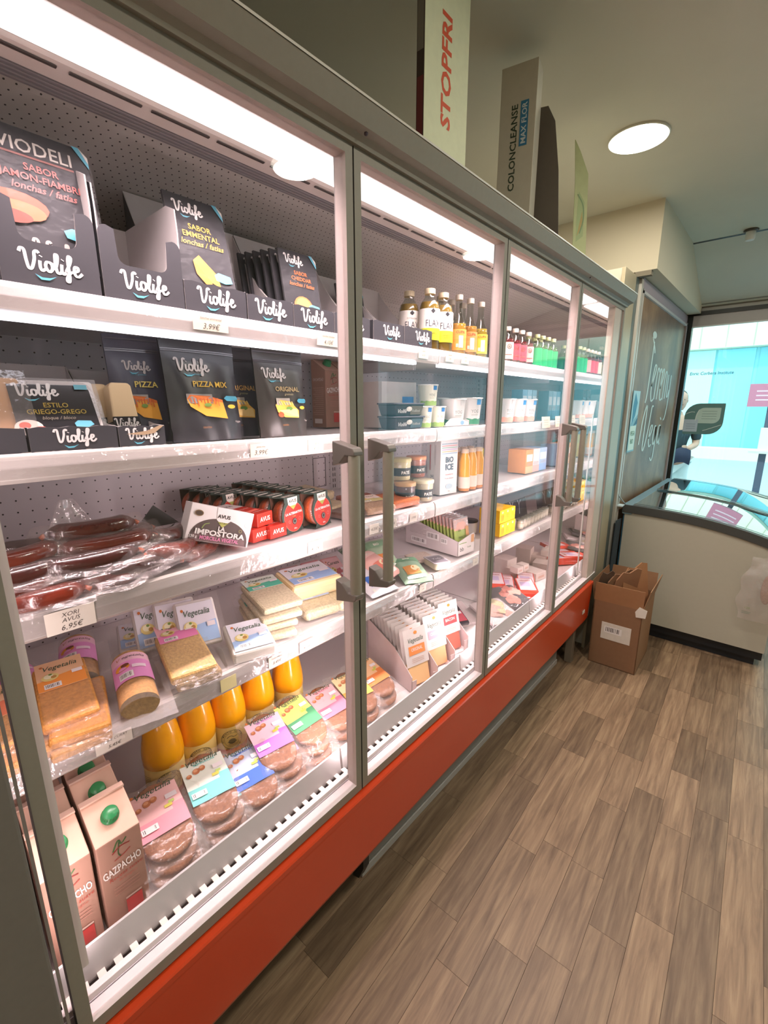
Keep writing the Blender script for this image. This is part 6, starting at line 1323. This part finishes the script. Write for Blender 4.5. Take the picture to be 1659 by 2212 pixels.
# thin bent strip at the freezer's wall corner
wr = MB().tube([(-.028, 3.02, .93), (-.02, 3.05, .90), (.0, 3.085, .862), (.008, 3.10, .850)], .0035, '#9aa4a6', 6).build('bent_wire', PAINT, None); tag(wr, 'thin bent metal strip between the column and the freezer corner', 'wire')
sp_ = MB().box((-.03, 3.04, .838), (.005, 3.10, .846), '#cfe0e6').build('corner_card', CARD, None); tag(sp_, 'small pale card lying on the freezer corner by the wall', 'card')
# bag hanging at the freezer's right end
t = thing('plastic_bag', 'clear plastic bag with reddish contents hanging on the right of the freezer end', 'bag', (.735, 3.06, .30))
MB().surf(lambda u, v: ((u - .5) * .20 * (.35 + .65 * math.sin(1.9 * (1 - v) + .35)) + .008 * math.sin(v * 17), -.012 - .028 * math.sin(math.pi * u) * math.sin(math.pi * (1 - v) * .9) + .006 * noise.noise((u * 6, v * 9, 0)), v * .36), 16, 22, '#fff').build('film', FILMH, t)
MB().surf(lambda u, v: (.028 * math.cos(6.28 * u) * math.sin(3.14 * v) + .02, -.010 + .012 * math.sin(6.28 * u) * math.sin(3.14 * v), .19 - .085 * math.cos(3.14 * v)), 14, 10, '#b9866a').build('contents', FOOD, t)
a = Art(); a.text('120', -.05, .07, .012, '#8a9a6a'); a.rect(-.07, .05, -.03, .053, '#8a9a8a'); a.rect(-.07, .042, -.035, .045, '#8a9a8a'); a.build('print', lambda u, v, d: (u, -.036 - d, v), t)

# ================================================================== CARDBOARD BOX
t = thing('cardboard_box', 'brown open cardboard box with white barcode label on the floor before the freezer', 'box', (.15, 2.58, 0), (0, 0, R(1.5)))
bw, bd, bh = .245, .34, .385; KR = '#8f6a4e'; KD = '#6f5340'; m = MB(); th = .005
m.box((-bw / 2, 0, 0), (bw / 2, bd, .005), KD)
m.box((-bw / 2, 0, 0), (bw / 2, th, bh), KR).box((-bw / 2, bd - th, 0), (bw / 2, bd, bh), KR).box((-bw / 2, 0, 0), (-bw / 2 + th, bd, bh), KR).box((bw / 2 - th, 0, 0), (bw / 2, bd, bh), '#97704f')
m.build('carton', CARD, t)
MB().box((-bw / 2, 0, 0), (bw / 2, .004, .105), '#a0734f').build('flap', CARD, t, loc=(0, 0, bh), rot=(R(2), 0, 0))
MB().box((0, .0, 0), (.004, bd, .115), '#97704f').build('flap', CARD, t, loc=(bw / 2 - .002, 0, bh), rot=(0, R(12), 0))
MB().box((-.004, .0, 0), (0, bd, .11), '#8a6244').build('flap', CARD, t, loc=(-bw / 2 + .002, 0, bh), rot=(0, R(-10), 0))
MB().box((-bw / 2, -.004, 0), (bw / 2, 0, .11), '#8f6748').build('flap', CARD, t, loc=(0, bd, bh), rot=(R(-16), 0, 0))
MB().box((-.07, -.0012, .165), (.08, 0, .265), '#e4ddd4').build('shipping_label', CARD, t)
a = Art(); a.barcode(-.055, .205, .035, .245); a.build('print', face_my(-.0014), t)
MB().prism([(0, 0), (.045, .005), (.05, .05), (.012, .062), (-.006, .03)], -.002, .0, 'y', '#e6e0d6').build('tape_scrap', CARD, t, loc=(bw / 2 - .03, -.001, bh - .045))
for i, (x, y, w_, h_, rz, rx, c, lab) in enumerate(((-.045, .10, .20, .19, 62, 8, '#8a6448', 'folded cardboard sheet leaning left in the brown box, tallest'), (-.02, .13, .18, .20, 58, 10, '#a8795a', 'narrow folded cardboard sheet in the middle of the brown box'), (.055, .17, .22, .21, 66, -8, '#a5744f', 'broad torn cardboard sheet leaning right in the brown box'), (-.10, .06, .09, .20, 30, 12, '#5d4a3c', 'thin dark cardboard strip standing at the left of the brown box'))):
    o = MB().prism([(-w_ / 2, 0), (w_ / 2, 0), (w_ / 2 - .01, h_ + .05), (w_ / 4, h_ + .06), (0, h_ + .035), (-w_ / 4, h_ + .045), (-w_ / 2 + .01, h_)], -.003, .003, 'y', c).build('cardboard_sheet', CARD, None, loc=(.15 + x, 2.58 + y, .31), rot=(R(rx), 0, R(rz))); tag(o, lab, 'cardboard', 'cardboard sheets in the brown box')
# side sheet: dark blue panel leaning behind the box by the freezer
o = MB().box((-.002, 0, 0), (.002, .12, .40), '#2c3a44').build('blue_panel', CARD, None, loc=(-.005, 2.96, .36), rot=(R(-3), 0, 0)); tag(o, 'dark blue strip standing between column and freezer above the cardboard box', 'panel')
